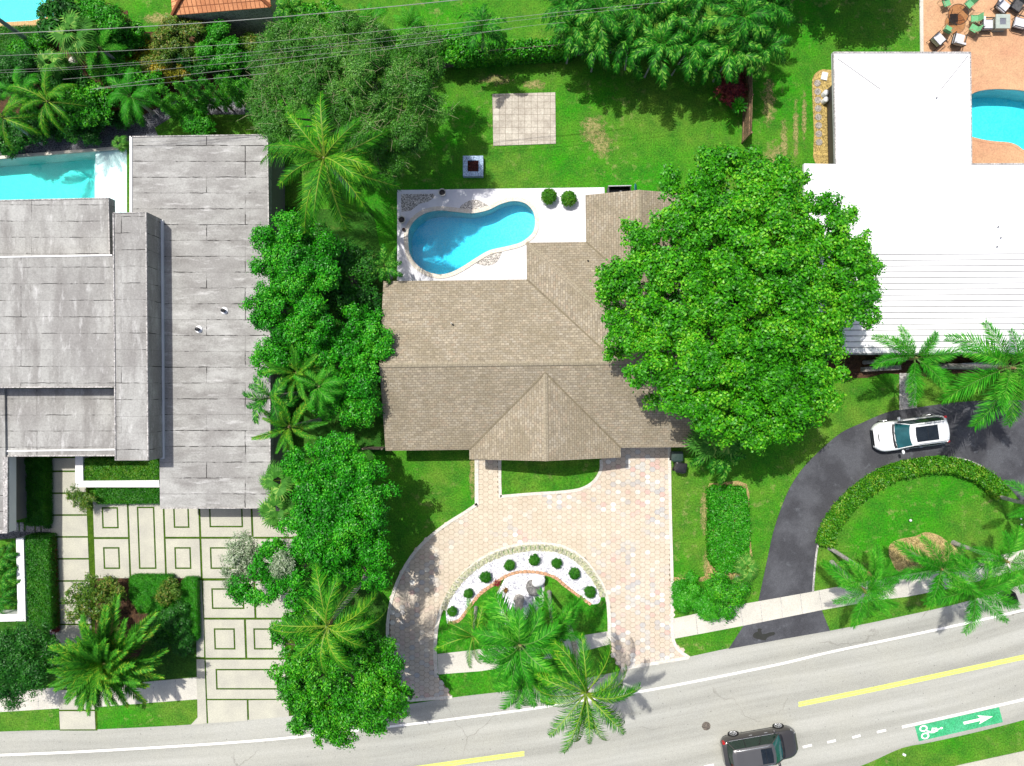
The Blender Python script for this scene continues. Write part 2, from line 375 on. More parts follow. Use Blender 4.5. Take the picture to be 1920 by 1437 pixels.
# water
def water_mat(name, tint, dens, bumpscale=2.5):
    m = bpy.data.materials.new(name); m.use_nodes = True; t = m.node_tree; t.nodes.clear()
    o = t.nodes.new('ShaderNodeOutputMaterial'); tr = t.nodes.new('ShaderNodeBsdfTransparent'); gl = t.nodes.new('ShaderNodeBsdfGlossy')
    mx = t.nodes.new('ShaderNodeMixShader'); fr = t.nodes.new('ShaderNodeFresnel'); fr.inputs[0].default_value = 1.33
    gl.inputs['Roughness'].default_value = .06
    nz = t.nodes.new('ShaderNodeTexNoise'); nz.inputs['Scale'].default_value = bumpscale; nz.inputs['Detail'].default_value = 3
    ge = t.nodes.new('ShaderNodeNewGeometry'); t.links.new(ge.outputs['Position'], nz.inputs['Vector'])
    bp = t.nodes.new('ShaderNodeBump'); bp.inputs['Strength'].default_value = .35; bp.inputs['Distance'].default_value = .05
    t.links.new(nz.outputs[0], bp.inputs['Height']); t.links.new(bp.outputs[0], gl.inputs['Normal'])
    tr.inputs[0].default_value = (.96, 1, 1, 1)
    t.links.new(fr.outputs[0], mx.inputs[0]); t.links.new(tr.outputs[0], mx.inputs[1]); t.links.new(gl.outputs[0], mx.inputs[2])
    t.links.new(mx.outputs[0], o.inputs[0])
    va = t.nodes.new('ShaderNodeVolumeAbsorption'); va.inputs[0].default_value = (*tint, 1); va.inputs[1].default_value = dens
    t.links.new(va.outputs[0], o.inputs[1])
    return m
M['water_blue'] = water_mat('pool_water_blue', (.22, .91, .995), .95)
M['water_teal'] = water_mat('pool_water_teal', (.25, .955, .935), 1.0)
M['water_right'] = water_mat('pool_water_turquoise', (.35, .93, .955), 1.0)

def leaf_mat(name, dark, light, tip=None, rough=.45, trans=.25, spec=.35, clump=.5):
    m = bpy.data.materials.new(name); m.use_nodes = True; t = m.node_tree; bs = t.nodes['Principled BSDF']
    g = t.nodes.new('ShaderNodeNewGeometry'); n = t.nodes.new('ShaderNodeTexNoise'); n.inputs['Scale'].default_value = clump; n.inputs['Detail'].default_value = 2
    t.links.new(g.outputs['Position'], n.inputs['Vector'])
    a = t.nodes.new('ShaderNodeMath'); a.operation = 'MULTIPLY_ADD'; t.links.new(n.outputs[0], a.inputs[0]); a.inputs[1].default_value = 1.3; a.inputs[2].default_value = -.65
    s = t.nodes.new('ShaderNodeMath'); s.operation = 'ADD'; t.links.new(a.outputs[0], s.inputs[0]); t.links.new(g.outputs['Random Per Island'], s.inputs[1])
    r = t.nodes.new('ShaderNodeValToRGB'); t.links.new(s.outputs[0], r.inputs[0]); e = r.color_ramp.elements
    e[0].position = .1; e[0].color = (*dark, 1); e[1].position = .8; e[1].color = (*light, 1)
    if tip: k = e.new(.97); k.color = (*tip, 1)
    t.links.new(r.outputs[0], bs.inputs['Base Color']); bs.inputs['Roughness'].default_value = rough; bs.inputs['Specular IOR Level'].default_value = spec
    tl = t.nodes.new('ShaderNodeBsdfTranslucent'); t.links.new(r.outputs[0], tl.inputs[0])
    mx = t.nodes.new('ShaderNodeMixShader'); mx.inputs[0].default_value = trans
    t.links.new(bs.outputs[0], mx.inputs[1]); t.links.new(tl.outputs[0], mx.inputs[2])
    t.links.new(mx.outputs[0], t.nodes['Material Output'].inputs[0])
    return m
M['leaf_bright'] = leaf_mat('bright_leaves', (0.018, 0.17, 0.002), (0.075, 0.42, 0.004), (0.2, 0.54, 0.02))
M['leaf_deep'] = leaf_mat('deep_green_leaves', (0.008, 0.13, 0.002), (0.038, 0.42, 0.005), (0.12, 0.52, 0.02))
M['leaf_wispy'] = leaf_mat('wispy_leaves', (0.035, 0.16, 0.012), (0.085, 0.31, 0.025), (0.2, 0.44, 0.07))
M['leaf_mid'] = leaf_mat('mid_green_leaves', (0.012, 0.13, 0.002), (0.052, 0.4, 0.005), (0.15, 0.5, 0.02))
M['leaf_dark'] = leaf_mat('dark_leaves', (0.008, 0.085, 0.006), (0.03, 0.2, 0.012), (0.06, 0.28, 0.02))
M['leaf_olive'] = leaf_mat('olive_leaves', (0.04, 0.13, 0.01), (0.13, 0.26, 0.018), (0.27, 0.26, 0.05))
M['leaf_yellow'] = leaf_mat('yellow_leaves', (.16, .20, .01), (.40, .36, .02), (.5, .32, .03))
M['leaf_hedge'] = leaf_mat('hedge_leaves', (0.015, 0.13, 0.003), (0.04, 0.26, 0.006), (0.1, 0.32, 0.02), clump=1.5)
M['leaf_lime'] = leaf_mat('lime_hedge_leaves', (0.03, 0.18, 0.004), (0.09, 0.33, 0.008), (0.22, 0.38, 0.03), clump=1.2)
M['leaf_neon'] = leaf_mat('vivid_shrub_leaves', (.02, .20, .004), (.05, .40, .008), (.12, .45, .03), clump=1.2)
M['leaf_silver'] = leaf_mat('silver_leaves', (.14, .24, .10), (.38, .45, .30), (.58, .62, .50))
M['leaf_red'] = leaf_mat('red_leaves', (.09, .012, .02), (.28, .03, .04), (.4, .08, .06))
M['leaf_rust'] = leaf_mat('rusty_leaves', (.14, .06, .02), (.26, .13, .03), (.3, .2, .05))
M['palm_coco'] = leaf_mat('coconut_leaflets', (0.01, 0.1, 0.004), (0.055, 0.28, 0.007), (0.2, 0.4, 0.02), rough=.6, spec=.14, trans=.12)
M['palm_deep'] = leaf_mat('deep_palm_leaflets', (0.012, 0.14, 0.005), (0.042, 0.3, 0.01), (0.13, 0.42, 0.03), rough=.6, spec=.14, trans=.12)
M['palm_fox'] = leaf_mat('foxtail_leaflets', (0.018, 0.18, 0.006), (0.05, 0.36, 0.012), (0.16, 0.46, 0.04), rough=.6, spec=.14, trans=.12)
M['palm_date'] = leaf_mat('date_palm_leaflets', (0.018, 0.13, 0.008), (0.07, 0.32, 0.016), (0.28, 0.42, 0.03), rough=.6, spec=.14, trans=.12)
M['palm_fan'] = leaf_mat('fan_palm_segments', (0.03, 0.14, 0.012), (0.085, 0.28, 0.03), (0.22, 0.38, 0.07), rough=.6, spec=.14, trans=.12)
M['palm_areca'] = leaf_mat('areca_leaflets', (0.006, 0.08, 0.004), (0.03, 0.24, 0.01), (0.16, 0.4, 0.04), rough=.6, spec=.14, trans=.12)
M['rachis'] = simple('yellow_rachis', (.24, .36, .03), (.18, .30, .03), 3, .5, .3, fine=0)
M['rachis_g'] = simple('green_rachis', (.12, .26, .05), (.09, .2, .04), 3, .5, .3, fine=0)
M['twig'] = simple('pale_twig', (.22, .23, .12), (.18, .19, .10), 3, .8, .2, fine=0)

# ---------------------------------------------------------------- vegetation generators
def unit(a): return a / (np.linalg.norm(a, axis=-1, keepdims=True) + 1e-9)
def leafq(rng, c, nrm, L, Wd, along=None):
    n = len(c); nrm = unit(nrm)
    t = along if along is not None else rng.normal(size=(n, 3))
    d = unit(t - nrm * (t * nrm).sum(1, keepdims=True)); s = np.cross(nrm, d)
    L = (L * rng.uniform(.65, 1.3, n))[:, None]; Wd = (Wd * rng.uniform(.7, 1.2, n))[:, None]
    k = c + d * L * .08
    fold = nrm * L * .12
    return np.stack([c - d * L / 2, k + s * Wd / 2 + fold * .5, c + d * L / 2 - fold, k - s * Wd / 2 + fold * .5], 1)
def crown_mesh(name, lobes, mat, seed, leaf=.17, wid=.11, lai=3.2, cr_=.30, up=.6, inner=True, twigs=0, cover=.85, sub=None):
    """lobes: (x,y,z,rx,rz) world -> secondary lobes -> leaf clumps -> leaves"""
    rng = np.random.default_rng(seed); Q = []; subs = []; cl = []
    for (x, y, z, rx, rz) in lobes:
        if sub is None or rx < sub * 1.25: subs.append((x, y, z, rx, rz)); continue
        n = int(2 * math.pi * rx * rx * 1.5 / (math.pi * sub * sub)) + 2
        d = unit(rng.normal(size=(n, 3))); d[:, 2] = np.abs(d[:, 2]) * .95 - .05; d = unit(d)
        r_ = rng.uniform(.6, 1.12, n) * (1 + .16 * (d[:, 2] < .35) * rng.uniform(-1, 1, n))
        for k in range(n):
            p = (x + d[k, 0] * r_[k] * rx, y + d[k, 1] * r_[k] * rx, z + d[k, 2] * r_[k] * rz); ok_ = True
            for (x2, y2, z2, r2, q2) in lobes:
                if (x2, y2, z2) != (x, y, z) and ((p[0] - x2) / r2) ** 2 + ((p[1] - y2) / r2) ** 2 + ((p[2] - z2) / q2) ** 2 < .22: ok_ = False
            if math.sin(p[0] * 2.3 + seed) * math.sin(p[1] * 2.1 + seed * 1.7) + .5 * math.sin(p[0] * 4.9) * math.sin(p[1] * 5.3) < -.42 and rng.random() < .85: ok_ = False
            if ok_: q = sub * rng.uniform(.42, 1.1); subs.append((p[0], p[1], p[2] + rng.normal() * .2, q, q * .6))
    for (x, y, z, rx, rz) in subs:
        n = int(2 * math.pi * rx * rx * cover / (cr_ * cr_ * 1.5)) + 3
        d = rng.normal(size=(n, 3)); d = unit(d); d[:, 2] = np.where(d[:, 2] < -.15, -d[:, 2], d[:, 2])
        rad = rng.uniform(.7, 1.15, n)[:, None]
        p = np.array([x, y, z]) + d * rad * np.array([rx, rx, rz])
        cl.append(np.concatenate([p, d], 1))
    cl = np.concatenate(cl); k = max(4, int(lai * cr_ * cr_ * 2.2 / (leaf * wid * .55)))
    c = np.repeat(cl, k, 0); n = len(c)
    off = rng.normal(size=(n, 3)) * cr_ * np.array([.5, .5, .3]); pos = c[:, :3] + off
    nr = unit(np.array([0, 0, 1.0]) * up + c[:, 3:] * .5 + unit(off) * .5 + rng.normal(size=(n, 3)) * .45)
    Q.append(leafq(rng, pos, nr, leaf, wid, along=off + rng.normal(size=(n, 3)) * .15))
    if inner:  # oversized leaves added inside each lobe to block light through the crown
        for (x, y, z, rx, rz) in lobes:
            m = int(rx * rx * 16)
            p = unit(rng.normal(size=(m, 3))) * rng.uniform(.1, .6, m)[:, None] * np.array([rx, rx, rz]) + np.array([x, y, z - rz * .45])
            Q.append(leafq(rng, p, np.array([0, 0, 1.]) + rng.normal(size=(m, 3)) * .5, .34, .2))
    midx = None; mats = [mat]
    Q = np.concatenate(Q)
    if twigs:
        sel = cl[rng.integers(0, len(cl), twigs)]; m = len(sel)
        d = unit(rng.normal(size=(m, 3)) * np.array([1, 1, .3]) + sel[:, 3:] * .7); s = unit(np.cross(d, np.array([0, 0, 1.])))
        a = sel[:, :3] + np.array([0, 0, .08]); ln = rng.uniform(.3, .9, m)[:, None]; w = .012
        T = np.stack([a - s * w, a + s * w, a + d * ln + s * w * .4, a + d * ln - s * w * .4], 1)
        midx = np.concatenate([np.zeros(len(Q)), np.ones(m)]); Q = np.concatenate([Q, T]); mats.append(M['twig'])
    return soup(name, Q, mats, midx)

def px_lobes(ls, z, flat=.7, zv=0):
    out = []; rnd = random.Random(len(ls) * 7 + int(ls[0][0]))
    cx = sum(l[0] for l in ls) / len(ls); cy = sum(l[1] for l in ls) / len(ls)
    ext = max(math.hypot(l[0] - cx, l[1] - cy) for l in ls) + 1
    for l in ls:
        zz = l[3] if len(l) > 3 else z - zv * (math.hypot(l[0] - cx, l[1] - cy) / ext) ** 2 + rnd.uniform(-.3, .3)
        r = l[2] / ppm(zz); p = P(l[0], l[1], zz - r * flat * .4); out.append((p.x, p.y, p.z, r, r * flat))
    return out
def trunk_mb(base, lobes, r0, fork=.45):
    mb = MB(); cx = sum(l[0] for l in lobes) / len(lobes); cy = sum(l[1] for l in lobes) / len(lobes); cz = sum(l[2] for l in lobes) / len(lobes)
    fk = Vector((base[0] * (1 - .3) + cx * .3, base[1] * .7 + cy * .3, cz * fork))
    mb.tube([base, (base[0] + .05, base[1], fk.z * .5), fk], [r0 * 1.3, r0, r0 * .85], 10)
    for l in lobes:
        e = Vector((l[0], l[1], l[2] + l[4] * .2)); m = fk.lerp(e, .5) + Vector((0, 0, -.2))
        mb.tube([fk, m, e], [r0 * .5, r0 * .3, .03], 6)
    return mb
def tree(lobes_px, z, mat, seed, label, cat='tree', group=None, name='broadleaf_tree', flat=.7, zv=1.5, r0=.2, base=None, **kw):
    lb = px_lobes(lobes_px, z, flat, zv)
    if base is None:
        base = (sum(l[0] for l in lb) / len(lb), sum(l[1] for l in lb) / len(lb), 0)
    t = thing(name, base, label, cat, group)
    kw.setdefault('sub', .8)
    trunk_mb(base, lb, r0).obj('trunk', M['bark'], t, smooth=True)
    put('crown', crown_mesh('crown', lb, mat, seed, **kw), t)
    return t
def shrub(lobes_px, z, mat, seed, label, cat='shrub', group=None, name='shrub', flat=.8, **kw):
    kw.setdefault('sub', .5); kw.setdefault('cr_', .2); kw.setdefault('leaf', .13); kw.setdefault('wid', .07)
    lb = px_lobes(lobes_px, z, flat, .3)
    return put(name, crown_mesh(name, lb, mat, seed, **kw), None, label, cat, group)

def inpoly(x, y, poly):
    c = np.zeros(len(x), bool); j = len(poly) - 1
    for i in range(len(poly)):
        xi, yi = poly[i]; xj, yj = poly[j]
        c ^= ((yi > y) != (yj > y)) & (x < (xj - xi) * (y - yi) / (yj - yi + 1e-12) + xi); j = i
    return c
def hedge(poly_px, z, mat, seed, label, cat='hedge', name='hedge', leaf=.07, wid=.045, lai=4, group=None, rough=.08, z0=0, kind=None, side=True):
    rng = np.random.default_rng(seed)
    pl = [tuple(P(a, b_, z).xy) for a, b_ in poly_px]; A = np.array(pl); lo = A.min(0); hi = A.max(0)
    area = abs(sum(pl[i - 1][0] * pl[i][1] - pl[i][0] * pl[i - 1][1] for i in range(len(pl)))) / 2
    boxa = (hi - lo).prod(); n = int(area * lai / (leaf * wid * .5) * boxa / area)
    x = rng.uniform(lo[0], hi[0], n); y = rng.uniform(lo[1], hi[1], n); k = inpoly(x, y, pl); x, y = x[k], y[k]
    h = (np.sin(x * 5.1 + seed) * np.cos(y * 4.3) + np.sin(x * 9 + y * 11)) * rough * .6
    zz = z - rng.exponential(.09, len(x)) + h; zz = np.clip(zz, z0 + .05, None)
    c = np.stack([x, y, zz], 1) + rng.normal(size=(len(x), 3)) * np.array([rough, rough, rough * .6]) * .6
    Q = [leafq(rng, c, np.array([0, 0, 1.]) + rng.normal(size=c.shape) * .55, leaf, wid)]
    if side:
        m = len(pl)
        for i in range(m):
            a = np.array(pl[i - 1]); b2 = np.array(pl[i]); ln = np.linalg.norm(b2 - a)
            q = int(ln * (z - z0) * 2.2 / (leaf * wid * .5)); 
            if q < 1: continue
            t = rng.uniform(0, 1, q)[:, None]; xy = a + (b2 - a) * t; nn = np.array([(b2 - a)[1], -(b2 - a)[0]]) / (ln + 1e-9)
            ctr = A.mean(0); 
            zc = rng.uniform(z0 + .03, z, q)
            c = np.concatenate([xy, zc[:, None]], 1) + rng.normal(size=(q, 3)) * .05
            Q.append(leafq(rng, c, np.array([nn[0], nn[1], .4]) + rng.normal(size=c.shape) * .5, leaf, wid))
    return put(name, soup(name, np.concatenate(Q), mat), None, label, cat, group, kind)

def frond_mesh(kind, seed):
    rng = random.Random(seed)
    p = dict(coco=dict(L=4.1, n=50, ll=.82, w=.042, pl=(-.15,), sweep=.8, droop=.5, a0=.6, arch=1.55, mat='palm_coco', ra='rachis', rr=.05),
             deep=dict(L=2.9, n=42, ll=.82, w=.046, pl=(-.1,), sweep=.75, droop=.4, a0=.7, arch=1.6, mat='palm_deep', ra='rachis_g', rr=.035),
             fox=dict(L=2.4, n=28, ll=.62, w=.03, pl=(-.5, .1, .8), sweep=.7, droop=.05, a0=.5, arch=1.0, mat='palm_fox', ra='rachis_g', rr=.025),
             date=dict(L=2.6, n=44, ll=.44, w=.034, pl=(-.1, .5), sweep=.85, droop=.02, a0=.75, arch=.8, mat='palm_date', ra='rachis', rr=.02),
             areca=dict(L=2.3, n=24, ll=.55, w=.062, pl=(0.,), sweep=.8, droop=.45, a0=1.05, arch=2.1, mat='palm_areca', ra='rachis_g', rr=.03))[kind]
    L, n = p['L'], p['n']; Q = []; mi = []
    pts = [Vector((0, 0, 0))]; tg = []; N = 16; twist = rng.uniform(-.25, .25); bend = rng.uniform(-.6, .6)
    for k in range(N + 1):
        s = k / N; a = p['a0'] - p['arch'] * s ** 1.3 + 0; yaw = bend * s
        t = Vector((math.cos(a) * math.cos(yaw), math.cos(a) * math.sin(yaw), math.sin(a))); tg.append(t)
        if k < N: pts.append(pts[-1] + t * (L / N))
    def at(s):
        f = s * N; i = min(int(f), N - 1); return pts[i].lerp(pts[i + 1], f - i), tg[min(i, N)]
    for k in range(N):
        a, b_ = pts[k], pts[k + 1]; s = k / N; r = p['rr'] * (1.1 - s)
        sd = tg[k].cross(Vector((0, 0, 1))).normalized()
        for u in (sd, sd.cross(tg[k]).normalized()):
            Q.append([a - u * r, a + u * r, b_ + u * r * .9, b_ - u * r * .9]); mi.append(1)
    for k in range(n):
        s = .14 + .86 * (k + .5) / n; o, t = at(s); sd = t.cross(Vector((0, 0, 1))).normalized(); up = sd.cross(t).normalized()
        env = min(1, (s - .05) / .25) * (1 - max(0, s - .55) / .45 * .62)
        for pa in p['pl']:
            for sg in (-1, 1):
                if rng.random() < .04: continue
                an = pa + twist * sg * s + rng.gauss(0, .1)
                d = (sd * sg * math.cos(an) + up * math.sin(an) + t * (p['sweep'] + s * .5) * rng.uniform(.85, 1.15)).normalized()
                l = p['ll'] * env * rng.uniform(.82, 1.1); w = p['w']
                m = o + d * l * .5; e = o + d * l + Vector((0, 0, -1)) * l * p['droop'] * rng.uniform(.6, 1.3)
                m = m + Vector((0, 0, -1)) * l * p['droop'] * .12
                tt = (t - d * t.dot(d)).normalized() * w * .5
                Q.append([o - tt * .7, m - tt, m + tt, o + tt * .7]); mi.append(0)
                Q.append([m - tt, e - tt * .12, e + tt * .12, m + tt]); mi.append(0)
    return soup('frond', [[tuple(v) for v in q] for q in Q], [M[p['mat']], M[p['ra']]], mi)
def fan_mesh(seed, mat='palm_fan'):
    rng = random.Random(seed); Q = []; mi = []; pl = rng.uniform(.75, 1.1)
    a0 = .75; d0 = Vector((math.cos(a0), 0, math.sin(a0))); end = d0 * pl; s = Vector((0, 1, 0))
    for u in (s, s.cross(d0)):
        Q.append([-u * .02, u * .02, end + u * .015, end - u * .015]); mi.append(1)
    fw = Vector((math.cos(a0 - .75), 0, math.sin(a0 - .75))); nrm = fw.cross(s) * -1
    n = 18
    for k in range(n):
        th = (k / (n - 1) - .5) * 4.4; d = (fw * math.cos(th) + s * math.sin(th) + nrm * .12).normalized(); l = (.95 - .18 * abs(th) / 2.3) * rng.uniform(.9, 1.08)
        pr = nrm.cross(d).normalized(); m = end + d * l * .55; e = end + d * l + Vector((0, 0, -.22 * l - .1 * rng.random()))
        Q.append([end - pr * .012, m - pr * .055, m + pr * .055, end + pr * .012]); mi.append(0)
        Q.append([m - pr * .055, e - pr * .006, e + pr * .006, m + pr * .055]); mi.append(0)
    return soup('frond', [[tuple(v) for v in q] for q in Q], [M[mat], M['rachis']], mi)
FR = {k: [frond_mesh(k, 11 * i + 3) for i in range(5)] for k in ('coco', 'deep', 'fox', 'date', 'areca')}
FR['fan'] = [fan_mesh(i) for i in range(5)]
BASEL = dict(coco=3.7, deep=2.5, fox=2.2, date=2.35, areca=1.8, fan=1.75)
def palm(X, Y, z, kind, rpx, label, seed, n=16, base=None, group=None, tr=.13, name='palm_tree', cat='palm', az=None, lean=0, shaft=None, ups=(-.55, .55), trunk='palm_bark', bias=None):
    rng = random.Random(seed); top = P(X, Y, z)
    if base: b0 = P(base[0], base[1], 0)
    else: b0 = Vector((top.x + rng.uniform(-.3, .3), top.y + rng.uniform(-.3, .3), 0))
    t = thing(name, b0, label, cat, group); s = rpx / ppm(z) / BASEL[kind]
    mid = b0.lerp(top, .5) + Vector((0, 0, .0)) + (b0 - top).cross(Vector((0, 0, 1))) * .04
    dn = (top - b0).normalized()
    MB().tube([b0, b0.lerp(top, .08), mid, b0.lerp(top, .85), top], [tr * 1.5, tr * 1.1, tr, tr * .85, tr * .7], 10).obj('trunk', M[trunk], t, smooth=True)
    MB().tube([b0.lerp(top, .9), b0.lerp(top, .97), top + dn * .15 * s, top + dn * .4 * s], [tr * .75, tr * 1.0, tr * .85, tr * .3], 10).obj('crownshaft', M[shaft or 'crownshaft'], t, smooth=True)
    for k in range(n):
        a = (az[k] if az else k * 2.39996 + rng.uniform(-.22, .22)); lv = k / max(1, n - 1)
        el = ups[0] + (ups[1] - ups[0]) * lv + rng.uniform(-.12, .12)
        sc = s * rng.uniform(.78, 1.14) * (1 - .18 * lv if not az else 1)
        if bias: sc *= 1 + bias[1] * math.cos(a - bias[0])
        m = Matrix.Translation(top + Vector((0, 0, .05 + .2 * lv * s))) @ Matrix.Rotation(a, 4, 'Z') @ Matrix.Rotation(-el, 4, 'Y') @ Matrix.Rotation(rng.uniform(-.35, .35), 4, 'X') @ Matrix.Scale(sc, 4)
        o = bpy.data.objects.new('frond', rng.choice(FR[kind])); COL.objects.link(o); attach(o, t); o.matrix_basis = m
    return t
# ---------------------------------------------------------------- ground, pools, road
def W2(pts, z=0.0): return [tuple(P(x, y, z).xy) for x, y in pts]
def offset(poly, d):
    out = []; n = len(poly)
    ar = sum(poly[i - 1][0] * poly[i][1] - poly[i][0] * poly[i - 1][1] for i in range(n)); sg = 1 if ar > 0 else -1
    for i in range(n):
        a, b_, c = Vector(poly[i - 1]), Vector(poly[i]), Vector(poly[(i + 1) % n])
        u = (b_ - a).normalized(); v = (c - b_).normalized(); nn = Vector((u.y + v.y, -(u.x + v.x))) * sg
        if nn.length < 1e-6: nn = Vector((u.y, -u.x)) * sg
        nn.normalize(); k = max(.5, nn.dot(Vector((u.y, -u.x)) * sg)); out.append(tuple(b_ + nn * d / k))
    return out
def strip_mb(mb, pts, w, z0, z1):
    """ribbon along world pts, box section, uv u = length, v = across"""
    L = []; Rr = []; u = [0]
    for i, p in enumerate(pts):
        a = Vector(pts[max(i - 1, 0)]); c = Vector(pts[min(i + 1, len(pts) - 1)]); t = (c - a).normalized(); nn = Vector((-t.y, t.x)) * w / 2
        L.append(Vector(p) + nn); Rr.append(Vector(p) - nn)
        if i: u.append(u[-1] + (Vector(p) - Vector(pts[i - 1])).length)
    for i in range(len(pts) - 1):
        a, b_, c, d = Rr[i], Rr[i + 1], L[i + 1], L[i]
        mb.face([(a.x, a.y, z1), (b_.x, b_.y, z1), (c.x, c.y, z1), (d.x, d.y, z1)], [(u[i], 0), (u[i + 1], 0), (u[i + 1], w), (u[i], w)])
        if z1 - z0 > .01:
            for p, q in ((a, b_), (c, d)):
                mb.face([(p.x, p.y, z0), (q.x, q.y, z0), (q.x, q.y, z1), (p.x, p.y, z1)])
    if z1 - z0 > .01:
        for p, q in ((L[0], Rr[0]), (L[-1], Rr[-1])): mb.face([(p.x, p.y, z0), (q.x, q.y, z0), (q.x, q.y, z1), (p.x, p.y, z1)])
    return mb
def strip(name, px, w, z0, z1, mat, n=6, **kw):
    return strip_mb(MB(), W2(cr(px, n)), w, z0, z1).obj(name, mat, **kw)
def slab(name, px, z0, z1, mat, holes=(), **kw):
    return MB().prism(W2(px), z0, z1, holes).obj(name, mat, **kw)

K1 = [(765, 452), (766, 432), (776, 415), (795, 401), (820, 395), (852, 397), (885, 400), (915, 394), (938, 383), (962, 377), (984, 381), (999, 395), (1004, 414), (1001, 434), (990, 447), (974, 457), (948, 464), (918, 471), (893, 485), (868, 501), (846, 512), (824, 516), (800, 510), (780, 496), (768, 476)]
kid = W2(cr(K1, 4, True))
lp = W2([(-60, 303), (238, 279), (238, 420), (-60, 420)])
tl = W2([(-120, -80), (102, -80), (103, 30), (60, 40), (-120, 50)])
RP = [(1790, 215), (1806, 190), (1826, 174), (1855, 168), (1890, 168), (1925, 172), (1990, 190), (2030, 240), (2010, 300), (1960, 300), (1921, 284), (1905, 273), (1888, 268), (1862, 266), (1838, 262), (1815, 255), (1796, 240)]
rp = W2(cr(RP, 3, True))
MB().prism([(-260, -240), (260, -240), (260, 240), (-260, 240)], None, 0, [kid, lp, tl, rp]).obj('ground', M['lawn'], kind='structure')

def pool(outline, depth, wmat, pmat, label, cop, cmat, zt=.05, steps=None, wl=-.10, slope=None):
    c = sum((Vector(p) for p in outline), Vector((0, 0))) / len(outline)
    t = thing('swimming_pool', (c.x, c.y, 0), label, 'pool')
    mb = MB()
    def dz(x, y): return -(slope(x, y) if slope else depth)
    for i in range(len(outline)):
        a, b_ = outline[i - 1], outline[i]
        mb.face([(a[0], a[1], dz(*a)), (b_[0], b_[1], dz(*b_)), (b_[0], b_[1], zt - .02), (a[0], a[1], zt - .02)])
    fl = [Vector((p[0], p[1], 0)) for p in outline]
    for tr in tessellate_polygon([fl]): mb.face([(fl[k].x, fl[k].y, dz(fl[k].x, fl[k].y)) for k in tr])
    mb.obj('basin', pmat, t)
    if cop:
        MB().prism(offset(outline, cop), zt - .1, zt + .035, [offset(outline, -.03)]).obj('coping', cmat, t)
    inn = offset(outline, -.012); wb = MB(); fl = [Vector((p[0], p[1], 0)) for p in inn]
    for tr in tessellate_polygon([fl]):
        a, b_, c2 = (fl[k] for k in tr)
        if (b_ - a).cross(c2 - a).z < 0: b_, c2 = c2, b_
        wb.face([(p.x, p.y, wl) for p in (a, b_, c2)]); wb.face([(p.x, p.y, dz(p.x, p.y) + .012) for p in (a, c2, b_)])
    for i in range(len(inn)):
        a, b_ = inn[i - 1], inn[i]
        wb.face([(a[0], a[1], dz(*a) + .012), (b_[0], b_[1], dz(*b_) + .012), (b_[0], b_[1], wl), (a[0], a[1], wl)])
    wb.obj('water', wmat, t)
    return t
xl, xr = P(765, 0).x, P(1004, 0).x
pool(kid, 1.7, M['water_blue'], M['blueplaster'], 'kidney shaped swimming pool with bright blue water and rounded coping on white deck', .24, M['coping'], .07, slope=lambda x, y: 2.0 - 1.0 * (x - xl) / (xr - xl))
sx = P(178, 0).x; ex = P(238, 0).x
t = pool(lp, 1.5, M['water_teal'], M['plaster'], 'rectangular turquoise swimming pool with pale shallow ledge beside grey flat roofs', 0, M['coping'], .04, slope=lambda x, y: 1.45)
e0 = P(176, 290); e1 = P(237.6, 430)
MB().prism([(e0.x, e1.y), (e1.x, e1.y), (e1.x, P(0, 279.5).y), (e0.x, P(0, 284.5).y)], -1.4, -.16).obj('sun_ledge', M['plaster'], t)
MB().prism([(e0.x - .35, e1.y), (e0.x - .02, e1.y), (e0.x - .02, P(0, 300).y), (e0.x - .35, P(0, 303).y)], -1.4, -.6).obj('step', M['plaster'], t)
strip_mb(MB(), W2([(-60, 301), (238, 277)]), .2, -.02, .08).obj('coping', M['coping'], t)
pool(tl, 1.4, M['water_right'], M['plaster'], 'corner of a light blue pool with tan brick coping beyond the power lines', .0, M['tan_coping'], .02)
MB().prism(offset(tl, .95), -.02, .03, [offset(tl, -.02)]).obj('pool_terrace', M['tan_coping'], kind='structure')
pool(rp, 1.4, M['water_right'], M['blueplaster'], 'curved turquoise pool set in terracotta deck beside the white roof', .0, M['terra'], .04)

# decks
deck = W2([(745, 357), (1133, 352), (1134, 380), (1106, 470), (1000, 470), (1000, 535), (745, 535)])
gb1 = W2(cr([(752, 365), (815, 364), (814, 372), (800, 381), (784, 386), (770, 397), (753, 399)], 1, True))
MB().prism(deck, -.05, .05, [offset(kid, .1)]).obj('pool_deck', M['deck'], kind='structure')
slab('gravel_bed', [(752, 365), (815, 364), (814, 371), (803, 379), (786, 383), (770, 396), (753, 398)], .04, .058, M['grey_gravel'], kind='structure')
slab('gravel_bed', cr([(862, 391), (874, 380), (890, 375), (904, 379), (917, 388), (905, 392), (885, 393)], 3, True), .04, .058, M['grey_gravel'], kind='structure')
slab('gravel_bed', cr([(889, 492), (915, 478), (940, 470), (938, 482), (928, 495), (910, 499)], 3, True), .04, .058, M['grey_gravel'], kind='structure')
MB().prism(W2([(1729, -120), (2300, -120), (2300, 330), (1780, 330), (1780, 140), (1729, 120)]), -.05, .04, [offset(rp, .0)]).obj('patio', M['terra'], kind='structure')
MB().prism(offset(rp, .16), .02, .055, [offset(rp, -.02)]).obj('pool_edge', M['terra'], kind='structure')
MB().prism(W2([(1722, -120), (1729.5, -120), (1731, 110), (1725, 110)]), 0, .05).obj('patio_edging', M['walk'], kind='structure')
slab('paved_square', [(923, 177), (1041, 174), (1042, 270), (925, 274)], -.02, .045, M['tan_paver'], kind='structure')

